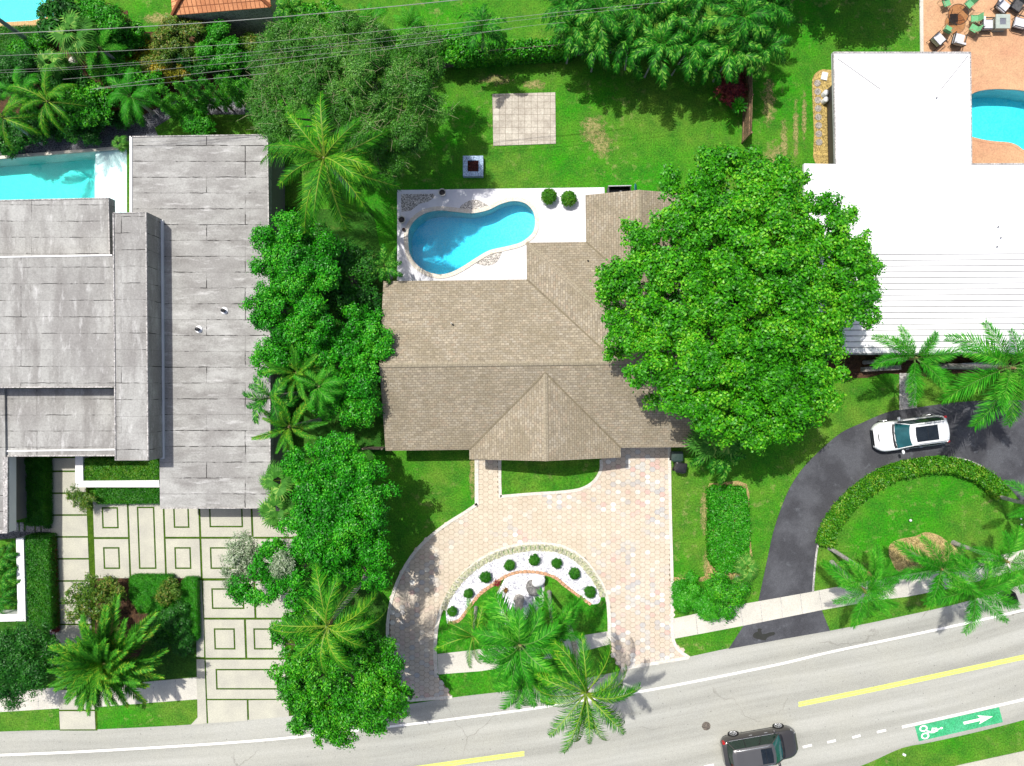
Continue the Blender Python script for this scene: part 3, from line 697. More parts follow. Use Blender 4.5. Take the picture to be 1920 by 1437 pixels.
# road
NE = [(-300, 1385), (0, 1372), (112, 1369), (180, 1368), (370, 1358), (540, 1343), (700, 1330), (850, 1308), (960, 1295), (1040, 1283), (1175, 1256), (1290, 1232), (1360, 1217), (1430, 1204), (1550, 1184), (1680, 1158), (1800, 1131), (1920, 1095), (2300, 975)]
SE = [(-300, 1640), (0, 1626), (112, 1622), (180, 1618), (370, 1605), (540, 1590), (700, 1577), (850, 1560), (960, 1548), (1200, 1515), (1400, 1480), (1560, 1452), (1625, 1432), (1690, 1403), (1740, 1393), (1830, 1373), (1920, 1350), (1990, 1330), (2300, 1245)]
def resample(px, xs):
    c = np.array(cr(px, 8)); return [(x, float(np.interp(x, c[:, 0], c[:, 1]))) for x in xs]
xs = list(np.arange(-290, 2290, 20.))
ne = W2(resample(NE, xs)); se = W2(resample(SE, xs)); mb = MB()
for i in range(len(xs) - 1):
    a, b_, c, d = se[i], se[i + 1], ne[i + 1], ne[i]; u0, u1 = i * .7, (i + 1) * .7
    va = (Vector(ne[i]) - Vector(se[i])).length; vb = (Vector(ne[i + 1]) - Vector(se[i + 1])).length
    mb.face([(*a, .012), (*b_, .012), (*c, .012), (*d, .012)], [(u0, -va), (u1, -vb), (u1, 0), (u0, 0)])
mb.obj('road', M['road'], kind='structure')
mk = dict(kind='structure')
strip('road_edge_line', [(-200, 1424), (0, 1416), (200, 1407), (480, 1389), (700, 1366), (960, 1334), (1200, 1297), (1440, 1250), (1560, 1222), (1750, 1182), (1920, 1144), (2200, 1078)], .15, .014, .018, M['roadline'], **mk)
def off_px(px, d): return [(x, y + d) for x, y in px]
Y1 = [(500, 1478), (640, 1460), (780, 1441), (880, 1427), (983, 1413)]; Y2 = [(1497, 1321), (1640, 1292), (1780, 1262), (1920, 1232), (2150, 1182)]
yb = MB()
for y in (Y1, Y2):
    for d in (-2.6, 2.6): strip_mb(yb, W2(cr(off_px(y, d), 5)), .145, .014, .018)
yb.obj('centre_line', M['yellowline'], **mk)
strip('bike_lane_line', [(1691, 1363.5), (1800, 1339), (1920, 1311.5), (2100, 1270)], .17, .014, .018, M['roadline'], **mk)
db = MB()
for x0, y0, x1, y1 in ((1505, 1401, 1522, 1397), (1551, 1392, 1567, 1388.5), (1598, 1383, 1613, 1379), (1644, 1373, 1661, 1369), (1320, 1438, 1338, 1434), (1274, 1447, 1290, 1444), (1228, 1456, 1245, 1452)):
    strip_mb(db, W2([(x0, y0), (x1, y1)]), .15, .014, .018)
db.obj('dashed_line', M['roadline'], **mk)
# bike box with symbol and arrow
O = P(1715, 1362); E = P(1873, 1326); ux = (E - O).xy.normalized(); uy = Vector((-ux.y, ux.x))
def BL(a, b_): q = O.xy + ux * a + uy * b_; return (q.x, q.y)
Lb = (E - O).length
MB().prism([BL(0, 0), BL(.04, -1.02), BL(Lb + .02, -1.02), BL(Lb, 0)], .013, .019).obj('bike_lane_box', M['bikegreen'], **mk)
sy = MB()
def ring(mb, c, r0, r1, z, sx_=1.35, n=24):
    for k in range(n):
        a, b_ = 2 * math.pi * k / n, 2 * math.pi * (k + 1) / n
        q = [BL(c[0] + math.cos(t) * r * sx_ * .75, c[1] + math.sin(t) * r) for t, r in ((a, r0), (b_, r0), (b_, r1), (a, r1))]
        mb.face([(*p, z) for p in q])
def bar(mb, a, b_, w, z=.024):
    a, b_ = Vector(a), Vector(b_); t = (b_ - a).normalized(); n = Vector((-t.y, t.x)) * w / 2
    mb.face([(*BL(*(a - n)), z), (*BL(*(b_ - n)), z), (*BL(*(b_ + n)), z), (*BL(*(a + n)), z)])
ring(sy, (.52, -.26), .13, .215, .024, 1.7); ring(sy, (.52, -.76), .13, .215, .024, 1.7)
bar(sy, (.62, -.42), (.95, -.58), .07); bar(sy, (.55, -.60), (.98, -.60), .06, .0245); bar(sy, (.92, -.66), (1.16, -.36), .10, .025)
bar(sy, (1.02, -.62), (1.42, -.55), .17, .0255); bar(sy, (1.05, -.38), (1.40, -.44), .07, .026); bar(sy, (1.36, -.54), (1.6, -.50), .06, .0265)
q = [BL(1.68 + .10 * math.cos(k * .785), -.50 + .075 * math.sin(k * .785)) for k in range(8)]; sy.face([(*p, .0242) for p in q])
for d in ([(3.15, -.42), (3.18, -.60), (4.35, -.60), (4.35, -.42)],): sy.face([(*BL(*p), .024) for p in d])
sy.face([(*BL(*p), .0243) for p in ((4.15, -.80), (5.15, -.50), (4.15, -.20), (4.38, -.50))])
sy.obj('bicycle_symbol', M['roadline'], **mk)

# sidewalks and verges
for nm, px in (('sidewalk', [(-200, 1310), (0, 1299), (111, 1288), (112.5, 1328), (0, 1335), (-200, 1345)]), ('sidewalk', [(180, 1290), (290, 1277), (369, 1270), (370.5, 1311), (290, 1317), (180, 1326)]),
               ('sidewalk', [(818, 1225), (900, 1216), (1000, 1205), (1142, 1183), (1142, 1208), (1080, 1224), (980, 1246), (900, 1258), (822, 1264)]),
               ('sidewalk', [(1262, 1160), (1380, 1135), (1520, 1110), (1640, 1087), (1720, 1074), (1800, 1058), (1920, 1031), (2200, 960), (2200, 992), (1920, 1066), (1800, 1099), (1700, 1119), (1640, 1126), (1540, 1144), (1395, 1173), (1262, 1198)]),
               ('sidewalk', [(1740, 1450), (1800, 1434), (1920, 1408), (2200, 1342), (2200, 1385), (1920, 1452), (1800, 1475)])):
    slab(nm, px, 0, .035, M['walk'] if px[0][0] != 1740 else M['concrete'], kind='structure')
jb = MB()
for (x0, y0, x1, y1) in ((72, 1292, 72.5, 1330), (36, 1295, 36, 1333), (253, 1281, 254, 1321), (288, 1277, 289, 1317), (329, 1274, 329, 1314), (1304, 1151, 1308, 1190), (1386, 1133, 1393, 1173), (1425, 1127, 1429, 1166), (1463, 1119, 1467, 1158), (1500, 1113, 1504, 1151), (1535, 1107, 1541, 1143), (1580, 1098, 1585, 1136), (1700, 1077, 1706, 1117), (1760, 1066, 1766, 1105)):
    strip_mb(jb, W2([(x0, y0), (x1, y1)]), .035, .03, .0385)
jb.obj('sidewalk_joint', M['grey_walk'], kind='structure')

# centre driveway
def path_px(*segs): return [p for s in segs for p in s]
leftb = cr([(895, 945), (870, 962), (838, 982), (800, 1012), (770, 1046), (745, 1092), (731, 1140), (727, 1190), (735, 1240), (752, 1280), (768, 1313)], 5)
D = path_px([(893, 855)], leftb, [(850, 1308), (847, 1306)])
isl = cr([(818, 1262), (816, 1210), (821, 1165), (835, 1125), (861, 1085), (897, 1052), (940, 1030), (983, 1020), (1022, 1020), (1058, 1026), (1092, 1047), (1119, 1080), (1137, 1117), (1142, 1160), (1142, 1207)], 5)
right_out = [(1290, 1232), (1278, 1218), (1262, 1198), (1255, 842)]
gi = cr([(937, 862), (937, 900), (938, 931)], 1) + cr([(938, 931), (1000, 926), (1060, 922), (1092, 916), (1114, 902), (1126, 882), (1127, 862)], 5)
drive = path_px([(893, 800)], leftb, [(848, 1307)], [(822, 1268)], isl, [(1146, 1226), (1165, 1258)], right_out, [(1255, 800)])
MB().prism(W2(drive), -.02, .022, []).obj('driveway_bed', M['joint'], kind='structure')
# hexes
ip = np.array(W2(drive)); giw = W2(gi + [(1127, 800), (937, 800)])
Hx, Hy = .215, .165; hexq = []
a = 2 * Hx * .75; hb = MB(); rng0 = random.Random(5)
lo = ip.min(0); hi = ip.max(0); nx = int((hi[0] - lo[0]) / a) + 2; ny = int((hi[1] - lo[1]) / (2 * Hy)) + 2
g = .009
cen = np.array([(lo[0] + i * a, lo[1] + (j + (i % 2) * .5) * 2 * Hy) for i in range(nx) for j in range(ny)])
ok = inpoly(cen[:, 0], cen[:, 1], W2(drive)) & ~inpoly(cen[:, 0], cen[:, 1], giw)
for cx, cy in cen[ok]:
    z = .034 + rng0.uniform(-.003, .003)
    ring_ = [(cx + sx_ * (Hx - g), cy + sy_ * (Hy - g), z) for sx_, sy_ in ((-1, 0), (-.5, -1), (.5, -1), (1, 0), (.5, 1), (-.5, 1))]
    hb.face(ring_)
hb.obj('driveway', M['hex'], kind='structure')
slab('lawn_island', isl + [(1144, 1228), (1160, 1256), (1100, 1270), (1000, 1288), (900, 1301), (852, 1306), (822, 1266)], .02, .06, M['lawn'], kind='structure')
slab('lawn_island', gi + [(1127, 800), (937, 800)], .02, .055, M['lawn'], kind='structure')
slab('sidewalk', [(820, 1226), (900, 1217), (1000, 1206), (1142, 1183), (1142, 1208), (1080, 1224), (980, 1246), (900, 1258), (822, 1264)], .02, .07, M['walk'], kind='structure')
strip('kerb', [(p[0], p[1]) for p in isl], .24, 0, .11, M['kerb'], n=1, kind='structure')
strip('kerb', leftb, .2, 0, .10, M['kerb'], n=1, kind='structure')
strip('kerb', gi, .2, 0, .10, M['kerb'], n=1, kind='structure')
strip('kerb', [(893.5, 800), (894, 948)], .26, 0, .10, M['kerb'], kind='structure')
strip('kerb', [(1254, 800), (1256, 950), (1260, 1100), (1262, 1200), (1292, 1233)], .2, 0, .09, M['kerb'], kind='structure')
strip('kerb', [(1165, 1254), (1230, 1243), (1290, 1233)], .2, 0, .045, M['kerb'], kind='structure')
strip('kerb', [(768, 1313), (848, 1307)], .2, 0, .045, M['kerb'], kind='structure')
# rock garden
arc_o = cr([(838, 1168), (838, 1135), (862, 1095), (898, 1063), (940, 1042), (983, 1032), (1022, 1031), (1054, 1037), (1086, 1056), (1110, 1085), (1125, 1113), (1123, 1130), (1108, 1133)], 4)
arc_i = cr([(1108, 1133), (1085, 1117), (1060, 1098), (1040, 1082), (1010, 1073), (975, 1072), (948, 1080), (925, 1095), (900, 1113), (880, 1138), (860, 1163), (838, 1168)], 4)
slab('white_gravel_bed', arc_o + arc_i[1:-1], .05, .075, M['white_gravel'], kind='structure')
slab('white_gravel_bed', [(948, 1082), (975, 1074), (1008, 1074), (1021, 1078), (1019, 1130), (1012, 1150), (985, 1162), (950, 1175), (936, 1150), (932, 1112)], .05, .073, M['white_gravel'], kind='structure')
def offset_line(px, d):
    out = []
    for i, p in enumerate(px):
        a = Vector(px[max(i - 1, 0)]); c = Vector(px[min(i + 1, len(px) - 1)]); t = (c - a).normalized(); out.append((p[0] - t.y * d * -1, p[1] + t.x * d * -1) if 0 else (p[0] + t.y * -d, p[1] - t.x * -d))
    return out
def edging(name, px, w, ln, mat, label, z=.13, cat='edging'):
    pts = [Vector(p) for p in W2(px)]; d = [0]
    for i in range(1, len(pts)): d.append(d[-1] + (pts[i] - pts[i - 1]).length)
    mb = MB(); n = int(d[-1] / ln); rr = random.Random(len(px))
    for k in range(n):
        s = (k + .5) * ln; i = max(j for j in range(len(d)) if d[j] <= s); i = min(i, len(pts) - 2)
        t = (pts[i + 1] - pts[i]).normalized(); p = pts[i] + t * (s - d[i])
        mb.box((p.x, p.y, z / 2 + rr.uniform(0, .02)), (ln * rr.uniform(.82, .93), w * rr.uniform(.85, 1.1), z), math.atan2(t.y, t.x) + rr.uniform(-.1, .1))
    return mb.obj(name, mat, label=label, cat=cat)
edging('garden_edging', arc_i, .2, .27, M['brick'], 'curved row of salmon bricks along the inner side of the white gravel crescent')
edging('garden_edging', offset_line(arc_o[3:-6], -4.0), .44, .3, M['edge_stone'], 'curved row of buff edging blocks between kerb and round bushes', .11)
strip('bed_trim', [(1021, 1078), (1020, 1110), (1019, 1130), (1010, 1150), (985, 1163)], .05, .04, .12, M['edge_stone'], label='thin dark strip edging the gravel beside the boulder lawn', cat='edging')

# right driveway of dark asphalt
outer = cr([(1422, 1127), (1432, 1080), (1440, 1042), (1452, 990), (1475, 927), (1500, 885), (1532, 850), (1575, 813), (1612, 795), (1665, 773), (1715, 765), (1790, 755), (1860, 751), (1940, 752), (2100, 760)], 4)
inner = cr([(2100, 990), (1960, 965), (1920, 945), (1897, 920), (1865, 890), (1815, 864), (1765, 858), (1715, 866), (1675, 878), (1620, 908), (1577, 951), (1547, 993), (1533, 1022), (1526, 1079), (1524, 1110)], 4)
slab('asphalt_driveway', outer + inner, 0, .03, M['asphalt'], kind='structure')
slab('asphalt_apron', [(1395, 1172), (1540, 1143), (1556, 1183), (1470, 1198), (1366, 1217)], 0, .022, M['asphalt'], kind='structure')
strip('driveway_edging', inner[18:], .12, 0, .05, M['grey_walk'], n=1, kind='structure')
blob = [(1411, 1191), (1412, 1195), (1418, 1198), (1428, 1200), (1435, 1201), (1438, 1196), (1444, 1193), (1451, 1191), (1453.5, 1187.5), (1451, 1185), (1442, 1186), (1434, 1189), (1429, 1189), (1427, 1183), (1428.5, 1180), (1425, 1178), (1420, 1180), (1421, 1184), (1414, 1187)]
slab('dark_patch', blob, .02, .0265, M['patch_tone'], kind='structure')  # flat irregular dark patch laid on the apron
slab('front_walk', [(1686, 700), (1717, 700), (1718, 765), (1686, 769)], 0, .05, M['grey_walk'], kind='structure')
slab('gold_gravel_bed', cr([(1523, 180), (1523, 150), (1530, 137), (1542, 131), (1560, 132), (1590, 134), (1590, 310), (1530, 310), (1526, 250)], 3, True), 0, .03, M['gold_gravel'], kind='structure')
slab('mulch_bed', cr([(1666, 1030), (1672, 1018), (1690, 1010), (1715, 1006), (1735, 998), (1760, 1004), (1780, 1018), (1805, 1030), (1800, 1045), (1740, 1062), (1690, 1075), (1670, 1050)], 3, True), 0, .025, M['mulch'], kind='structure')
slab('mulch_bed', [(1545, 668), (2100, 640), (2100, 700), (1800, 700), (1740, 706), (1660, 700), (1625, 709), (1585, 709), (1545, 690)], 0, .02, M['soil'], kind='structure')
slab('mulch_bed', cr([(1327, 915), (1345, 907), (1400, 908), (1404, 985), (1408, 1075), (1350, 1088), (1262, 1092), (1262, 1082), (1322, 1080), (1324, 1000)], 3, True), 0, .02, M['mulch'], kind='structure')
# left grounds
slab('dark_gravel_bed', [(-60, 305), (-60, 262), (60, 262), (130, 245), (240, 232), (290, 205), (330, 190), (480, 180), (500, 215), (330, 215), (290, 240), (300, 262), (270, 300), (238, 277)], -.0, .015, M['dark_gravel'], kind='structure')
slab('garden_soil', [(-60, 66), (112, 64), (112, 20), (240, 20), (240, 60), (480, 60), (480, 190), (330, 190), (290, 205), (240, 232), (130, 245), (60, 262), (-60, 262)], -.0, .010, M['soil'], kind='structure')
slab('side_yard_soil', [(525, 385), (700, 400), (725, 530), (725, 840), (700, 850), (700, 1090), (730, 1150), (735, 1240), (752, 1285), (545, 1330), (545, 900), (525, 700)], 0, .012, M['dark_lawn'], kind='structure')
slab('garden_path', [(94, 840), (165, 840), (183, 1370), (112, 1370)], 0, .018, M['turf_joint'], kind='structure')
slab('dark_gravel_bed', [(78, 850), (97, 850), (101, 1085), (108, 1190), (94, 1190), (84, 1000)], 0, .02, M['dark_gravel'], kind='structure')
slab('dark_gravel_bed', [(-60, 995), (100, 995), (100, 1003), (20, 1010), (-60, 1016)], 0, .018, M['dark_gravel'], kind='structure')
slab('planting_bed', [(177, 1080), (367, 1080), (370, 1190), (300, 1240), (180, 1290), (177, 1100)], 0, .02, M['soil'], kind='structure')
slab('turf_base', [(165, 930), (560, 930), (560, 1341), (370, 1357), (366, 1084), (167, 1084)], 0, .016, M['turf_joint'], kind='structure')
cb = MB()
def shear(x, y): return (x + .036 * (y - 950), y)
def rect(mb, x0, y0, x1, y1, ring=None, sh=True, z=.04):
    f = shear if sh else (lambda x, y: (x, y))
    outer_ = W2([f(x0, y0), f(x1, y0), f(x1, y1), f(x0, y1)])
    if ring:
        a0, b0, a1, b1 = ring; t = 3.0
        mb.prism(outer_, 0, z, [W2([f(a0, b0), f(a1, b0), f(a1, b1), f(a0, b1)])])
        mb.prism(W2([f(a0 + t, b0 + t), f(a1 - t, b0 + t), f(a1 - t, b1 - t), f(a0 + t, b1 - t)]), 0, z)
    else: mb.prism(outer_, 0, z)
ys = [858, 884, 925, 966, 1007, 1048, 1089.5, 1131, 1171, 1212, 1253, 1292, 1332, 1369]
for i in range(len(ys) - 1): 
    y = ys[i]; cb.prism(W2([(91 + .045 * (y - 870), y + 1.6), (162 + .04 * (y - 930), y + 1.4), (162 + .04 * (ys[i + 1] - 930), ys[i + 1] - 1.8), (91 + .045 * (ys[i + 1] - 870), ys[i + 1] - 1.6)]), 0, .04)
rect(cb, 175, 935, 238.5, 1007, (191, 951, 222, 991)); rect(cb, 175, 1011, 238.5, 1084, (191, 1026, 222, 1067))
rect(cb, 242, 935, 305.5, 1084, (257, 950, 290, 1067))
rect(cb, 309, 935, 372, 1006.5, (325, 940, 354.5, 990)); rect(cb, 309, 1010.5, 372, 1084, (324.5, 1026, 355.5, 1067))
rect(cb, 376, 935, 470, 1006.5, (392, 940, 455, 989)); rect(cb, 376, 1010.5, 470, 1084, (391, 1026, 440, 1067))
rect(cb, 474, 935, 555, 1006.5); rect(cb, 470, 1010.5, 550, 1084)
rect(cb, 376, 1089, 470, 1158, (391, 1103, 452, 1142)); rect(cb, 474, 1089, 545, 1158)
rect(cb, 376, 1162, 450, 1233, (393, 1178, 432.5, 1218)); rect(cb, 454, 1162, 525, 1233, (467, 1178, 503, 1218)); rect(cb, 376, 1237, 525, 1310, (393.5, 1254, 510, 1293))
cb.prism(W2([(389, 1313), (463, 1313), (464, 1351), (391, 1356)]), 0, .04); cb.prism(W2([(466.5, 1313), (540, 1312), (542, 1343), (467.5, 1350)]), 0, .04)
cb.prism(W2([(368, 1088), (378, 1088), (383, 1180), (383, 1232), (369, 1232)]), 0, .04); cb.prism(W2([(369, 1236), (383.5, 1236), (388, 1356), (358, 1359), (371, 1345)]), 0, .04)
cb.obj('concrete_slabs', M['concrete'], kind='structure')
sb = MB()
for x0, x1 in ((27, 35), (38, 45), (49, 65), (68, 76), (79, 96)): sb.prism(W2([(x0, 980), (x1, 980), (x1 + .5, 997), (x0 + .5, 997)]), 0, .05)
sb.obj('stepping_slabs', M['grey_walk'], kind='structure')
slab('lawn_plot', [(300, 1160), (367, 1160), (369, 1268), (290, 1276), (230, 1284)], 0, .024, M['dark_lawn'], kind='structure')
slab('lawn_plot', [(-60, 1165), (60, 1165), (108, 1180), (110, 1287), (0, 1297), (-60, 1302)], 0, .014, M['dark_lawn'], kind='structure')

# dry grass patches
b = NB('dry_grass'); tcn = b.n('ShaderNodeTexCoord').outputs['Generated']
mp = b.n('ShaderNodeMapping'); mp.inputs['Location'].default_value = (-1, -1, 0); mp.inputs['Scale'].default_value = (2, 2, 0); b.l(tcn, mp.inputs[0])
ln = b.n('ShaderNodeVectorMath', operation='LENGTH'); b.l(mp.outputs[0], ln.inputs[0])
al = b.math('SUBTRACT', b.math('SUBTRACT', 1.0, ln.outputs['Value']), b.math('MULTIPLY', b.math('SUBTRACT', b.noise(2.6, 5, .7), .42), 2.2))
al = b.ramp(al, [(.0, 0), (.45, .9)])
al = b.math('MULTIPLY', al, b.ramp(b.noise(5, 4, .8), [(.36, .15), (.55, 1)]))
b.col(b.mix(b.ramp(b.noise(9, 4, .8), [(.35, 0), (.65, 1)]), (.44, .36, .17), (.18, .22, .05)))
b.l(al, b.b.inputs['Alpha']); M['dry'] = b.done(.95, .1)
for k, (x, y, rx, ry) in enumerate(((1112, 243, 30, 34), (1128, 272, 26, 30), (1000, 160, 28, 12), (1442, 190, 16, 60), (1470, 270, 9, 60), (1492, 240, 7, 70), (1508, 220, 6, 60), (1450, 300, 20, 40), (1320, 960, 10, 60), (1425, 120, 12, 20), (1325, 1060, 10, 40), (300, 35, 40, 14), (395, 110, 40, 16), (886, 880, 8, 70), (930, 150, 40, 14), (700, 500, 14, 30))):
    c = P(x, y); r1, r2 = rx / 28.5, ry / 28.5
    mbp = MB(); mbp.face([(c.x + sx_ * r1, c.y + sy_ * r2, .004 + .0006 * k) for sx_, sy_ in ((-1, -1), (1, -1), (1, 1), (-1, 1))])
    mbp.obj('dry_grass', M['dry'], kind='structure')
# ---------------------------------------------------------------- main house
A0 = R(0.7)
hc = P(1010, 690, 2.7)
def rot(x, y): c, s = math.cos(A0), math.sin(A0); dx, dy = x - hc.x, y - hc.y; return hc.x + dx * c - dy * s, hc.y + dx * s + dy * c
SL = .31; ZE = 2.7
def ex(X): return P(X, 0, ZE).x
def ey(Y): return P(0, Y, ZE).y
def roofquad(mb, pts, eave_dir):
    """pts xyz (local unrot), eave_dir unit xy along the eave"""
    e = Vector((eave_dir[0], eave_dir[1], 0)); up = Vector((-e.y, e.x, 0)); k = math.sqrt(1 + SL * SL)
    uv = [(Vector(p).dot(e), Vector(p).dot(up) * k) for p in pts]
    q = [(*rot(p[0], p[1]), p[2]) for p in pts]
    n = (Vector(q[1]) - Vector(q[0])).cross(Vector(q[2]) - Vector(q[0]))
    if n.z < 0: q = q[::-1]; uv = uv[::-1]
    mb.face(q, uv)
def block(mb, fb, x0, x1, y0, y1, axis, hip0=False, hip1=False, gb=None):
    """gable/hip block; hip0 at low end, hip1 at high end of the axis"""
    if axis == 'x': hw = (y1 - y0) / 2; ym = (y0 + y1) / 2; zr = ZE + SL * hw; a = x0 + (hw if hip0 else 0); b_ = x1 - (hw if hip1 else 0)
    else: hw = (x1 - x0) / 2; xm = (x0 + x1) / 2; zr = ZE + SL * hw; a = y0 + (hw if hip0 else 0); b_ = y1 - (hw if hip1 else 0)
    if axis == 'x':
        roofquad(mb, [(x0, y0, ZE), (x1, y0, ZE), (b_, ym, zr), (a, ym, zr)], (1, 0)); roofquad(mb, [(x1, y1, ZE), (x0, y1, ZE), (a, ym, zr), (b_, ym, zr)], (1, 0))
        if hip0: roofquad(mb, [(x0, y0, ZE), (x0, y1, ZE), (a, ym, zr)], (0, 1))
        else: (gb or fb).face([(*rot(x0 + .02, y0), ZE), (*rot(x0 + .02, y1), ZE), (*rot(x0 + .02, ym), zr)])
        if hip1: roofquad(mb, [(x1, y0, ZE), (x1, y1, ZE), (b_, ym, zr)], (0, 1))
        else: (gb or fb).face([(*rot(x1 - .02, y0), ZE), (*rot(x1 - .02, y1), ZE), (*rot(x1 - .02, ym), zr)])
    else:
        roofquad(mb, [(x0, y0, ZE), (x0, y1, ZE), (xm, b_, zr), (xm, a, zr)], (0, 1)); roofquad(mb, [(x1, y0, ZE), (x1, y1, ZE), (xm, b_, zr), (xm, a, zr)], (0, 1))
        if hip0: roofquad(mb, [(x0, y0, ZE), (x1, y0, ZE), (xm, a, zr)], (1, 0))
        else: (gb or fb).face([(*rot(x0, y0 + .02), ZE), (*rot(x1, y0 + .02), ZE), (*rot(xm, y0 + .02), zr)])
        if hip1: roofquad(mb, [(x0, y1, ZE), (x1, y1, ZE), (xm, b_, zr)], (1, 0))
        else: (gb or fb).face([(*rot(x0, y1 - .02), ZE), (*rot(x1, y1 - .02), ZE), (*rot(xm, y1 - .02), zr)])
    c = [rot(x0, y0), rot(x1, y0), rot(x1, y1), rot(x0, y1)]
    for i in range(4): a_, b2 = c[i - 1], c[i]; fb.face([(*a_, ZE - .16), (*b2, ZE - .16), (*b2, ZE), (*a_, ZE)])
    fb.face([(*p, ZE - .16 + .001 * len(fb.f) * .1) for p in c])
hs = thing('house', (hc.x, hc.y, 0), 'single storey house with tan shingle gable roof between pool and paved driveway', 'house')
rf = MB(); fa = MB()
N1, S1 = ey(524), ey(842); ymain = (N1 + S1) / 2
block(rf, fa, ex(721), ex(1302), S1, N1, 'x')
block(rf, fa, ex(878), ex(1162), ey(860), ymain, 'y')
block(rf, fa, ex(990), ex(1306), ymain, ey(455), 'y', hip1=True)
block(rf, fa, ex(1102), ex(1292), ey(560), ey(367), 'y')
roof = rf.obj('roof', M['shingle'], hs)
# ridge caps
rc = MB(); hw = (N1 - S1) / 2; zr = ZE + SL * hw + .02
def cap(a, b_, w=.26):
    a, b_ = Vector(a), Vector(b_); t = (b_ - a); L = t.length; n = Vector((-t.y, t.x, 0)).normalized() * w / 2
    for sg in (-1, 1):
        q = [a, b_, b_ + n * sg + Vector((0, 0, -w / 2 * SL * .9)), a + n * sg + Vector((0, 0, -w / 2 * SL * .9))]
        q = [(*rot(p.x, p.y), p.z + .03) for p in q]
        if (Vector(q[1]) - Vector(q[0])).cross(Vector(q[2]) - Vector(q[0])).z < 0: q = q[::-1]; uv = [(0, w / 2), (L, w / 2), (L, 0), (0, 0)]
        else: uv = [(0, 0), (L, 0), (L, w / 2), (0, w / 2)]
        rc.face(q, uv)
cap((ex(721), ymain, zr), (ex(1302), ymain, zr))
h2 = (ex(1162) - ex(878)) / 2; xm2 = (ex(1162) + ex(878)) / 2; cap((xm2, ey(860), ZE + SL * h2), (xm2, ymain - (hw - h2), ZE + SL * h2))
h3 = (ex(1306) - ex(990)) / 2; xm3 = (ex(1306) + ex(990)) / 2; zr3 = ZE + SL * h3
cap((ex(990), ey(455), ZE), (xm3, ey(455) - h3, zr3)); cap((ex(1306), ey(455), ZE), (xm3, ey(455) - h3, zr3)); cap((xm3, ey(455) - h3, zr3), (xm3, ymain, zr3))
h4 = (ex(1292) - ex(1102)) / 2; xm4 = (ex(1292) + ex(1102)) / 2; cap((xm4, ey(367), ZE + SL * h4), (xm4, ey(455) - h4, ZE + SL * h4))
rc.obj('ridge_cap', M['ridge'], roof)
h4_ = (ex(1292) - ex(1102)) / 2; xm4_ = (ex(1292) + ex(1102)) / 2
def valley(a, b_):
    mbv = MB(); pa, pb = rot(a[0], a[1]), rot(b_[0], b_[1]); d = (Vector(pb) - Vector(pa)).normalized(); n = Vector((-d.y, d.x)) * .05; o = .035
    mbv.face([(pa[0] + n.x, pa[1] + n.y, a[2] + o), (pa[0] - n.x, pa[1] - n.y, a[2] + o), (pb[0] - n.x, pb[1] - n.y, b_[2] + o), (pb[0] + n.x, pb[1] + n.y, b_[2] + o)]); mbv.obj('valley', M['valley'], roof)
M['valley'] = simple('valley_strip', (.15, .125, .085), (.20, .17, .11), 3, .8, .2, fine=.3)  # thin strips along the roof valleys, darker than the shingles
zh2 = ZE + SL * h2; yj = ymain - (hw - h2)
valley((ex(878), S1, ZE), (xm2, yj, zh2)); valley((ex(1162), S1, ZE), (xm2, yj, zh2))
valley((ex(990), N1, ZE), (ex(990) + hw, ymain, zr - .02)); valley((ex(1102), ey(455), ZE), (xm4_, ey(455) - h4_, ZE + SL * h4_))
fa.obj('fascia', M['kerb'], hs)
wl = MB(); iv = .6
for x0, x1, y0, y1 in ((721, 1302, 842, 524), (878, 1162, 860, 700), (990, 1306, 700, 455), (1102, 1292, 560, 367)):
    X0, X1, Y0, Y1_ = ex(x0) + iv, ex(x1) - iv, ey(y0) + iv, ey(y1) - iv
    c = [rot(X0, Y0), rot(X1, Y0), rot(X1, Y1_), rot(X0, Y1_)]
    for i in range(4): a_, b2 = c[i - 1], c[i]; wl.face([(*a_, -.02), (*b2, -.02), (*b2, ZE - .1), (*a_, ZE - .1)])
wl.obj('wall', M['wall_stucco'], hs)
def opening(nm, X, Y, side, w, h, z, mat, parent, glass=None):
    x, y = rot(ex(X) if X else 0, ey(Y))
    d = (w, .08, h) if side == 'ns' else (.08, w, h)
    o = MB().box((x, y, z + h / 2), d, A0).obj(nm, mat, parent)
    return o
M['glass'] = simple('window_glass', (.03, .04, .05), (.04, .05, .06), 1, .08, .6, fine=0)
def wy(Y, s): return Y
for X, w in ((770, 1.8), (830, 1.8)): 
    x, y = rot(ex(X), S1 + iv - .04); MB().box((x, y, 1.5), (w, .08, 1.3), A0).obj('window', M['glass'], hs)
x, y = rot(ex(1215), S1 + iv - .04); MB().box((x, y, 1.1), (2.6, .09, 2.2), A0).obj('garage_door', M['ac_white'], hs)
x, y = rot(ex(1020), ey(860) + iv - .04); MB().box((x, y, 1.08), (1.1, .09, 2.1), A0).obj('door', M['brown_wood'], hs)
for X in (930, 1100):
    x, y = rot(ex(X), ey(860) + iv - .04); MB().box((x, y, 1.5), (2.0, .08, 1.2), A0).obj('window', M['glass'], hs)
for X in (800, 900):
    x, y = rot(ex(X), N1 - iv + .04); MB().box((x, y, 1.1), (2.4, .08, 2.1), A0).obj('window', M['glass'], hs)
def vent(X, Y, zb, r, h, mat, parent, nm='vent_pipe'):
    p = P(X, Y, zb); MB().lathe((p.x, p.y, zb - .25), [(r, 0), (r, h + .25), (r * .55, h + .24), (r * .5, h - .02), (0, h - .02)], 12).obj(nm, mat, parent, smooth=False)
vent(847, 607, 3.6, .06, .3, M['kerb'], hs); vent(1144, 524, 3.5, .13, .25, M['metal'], hs); vent(1102, 490, 3.0, .05, .2, M['black'], hs)
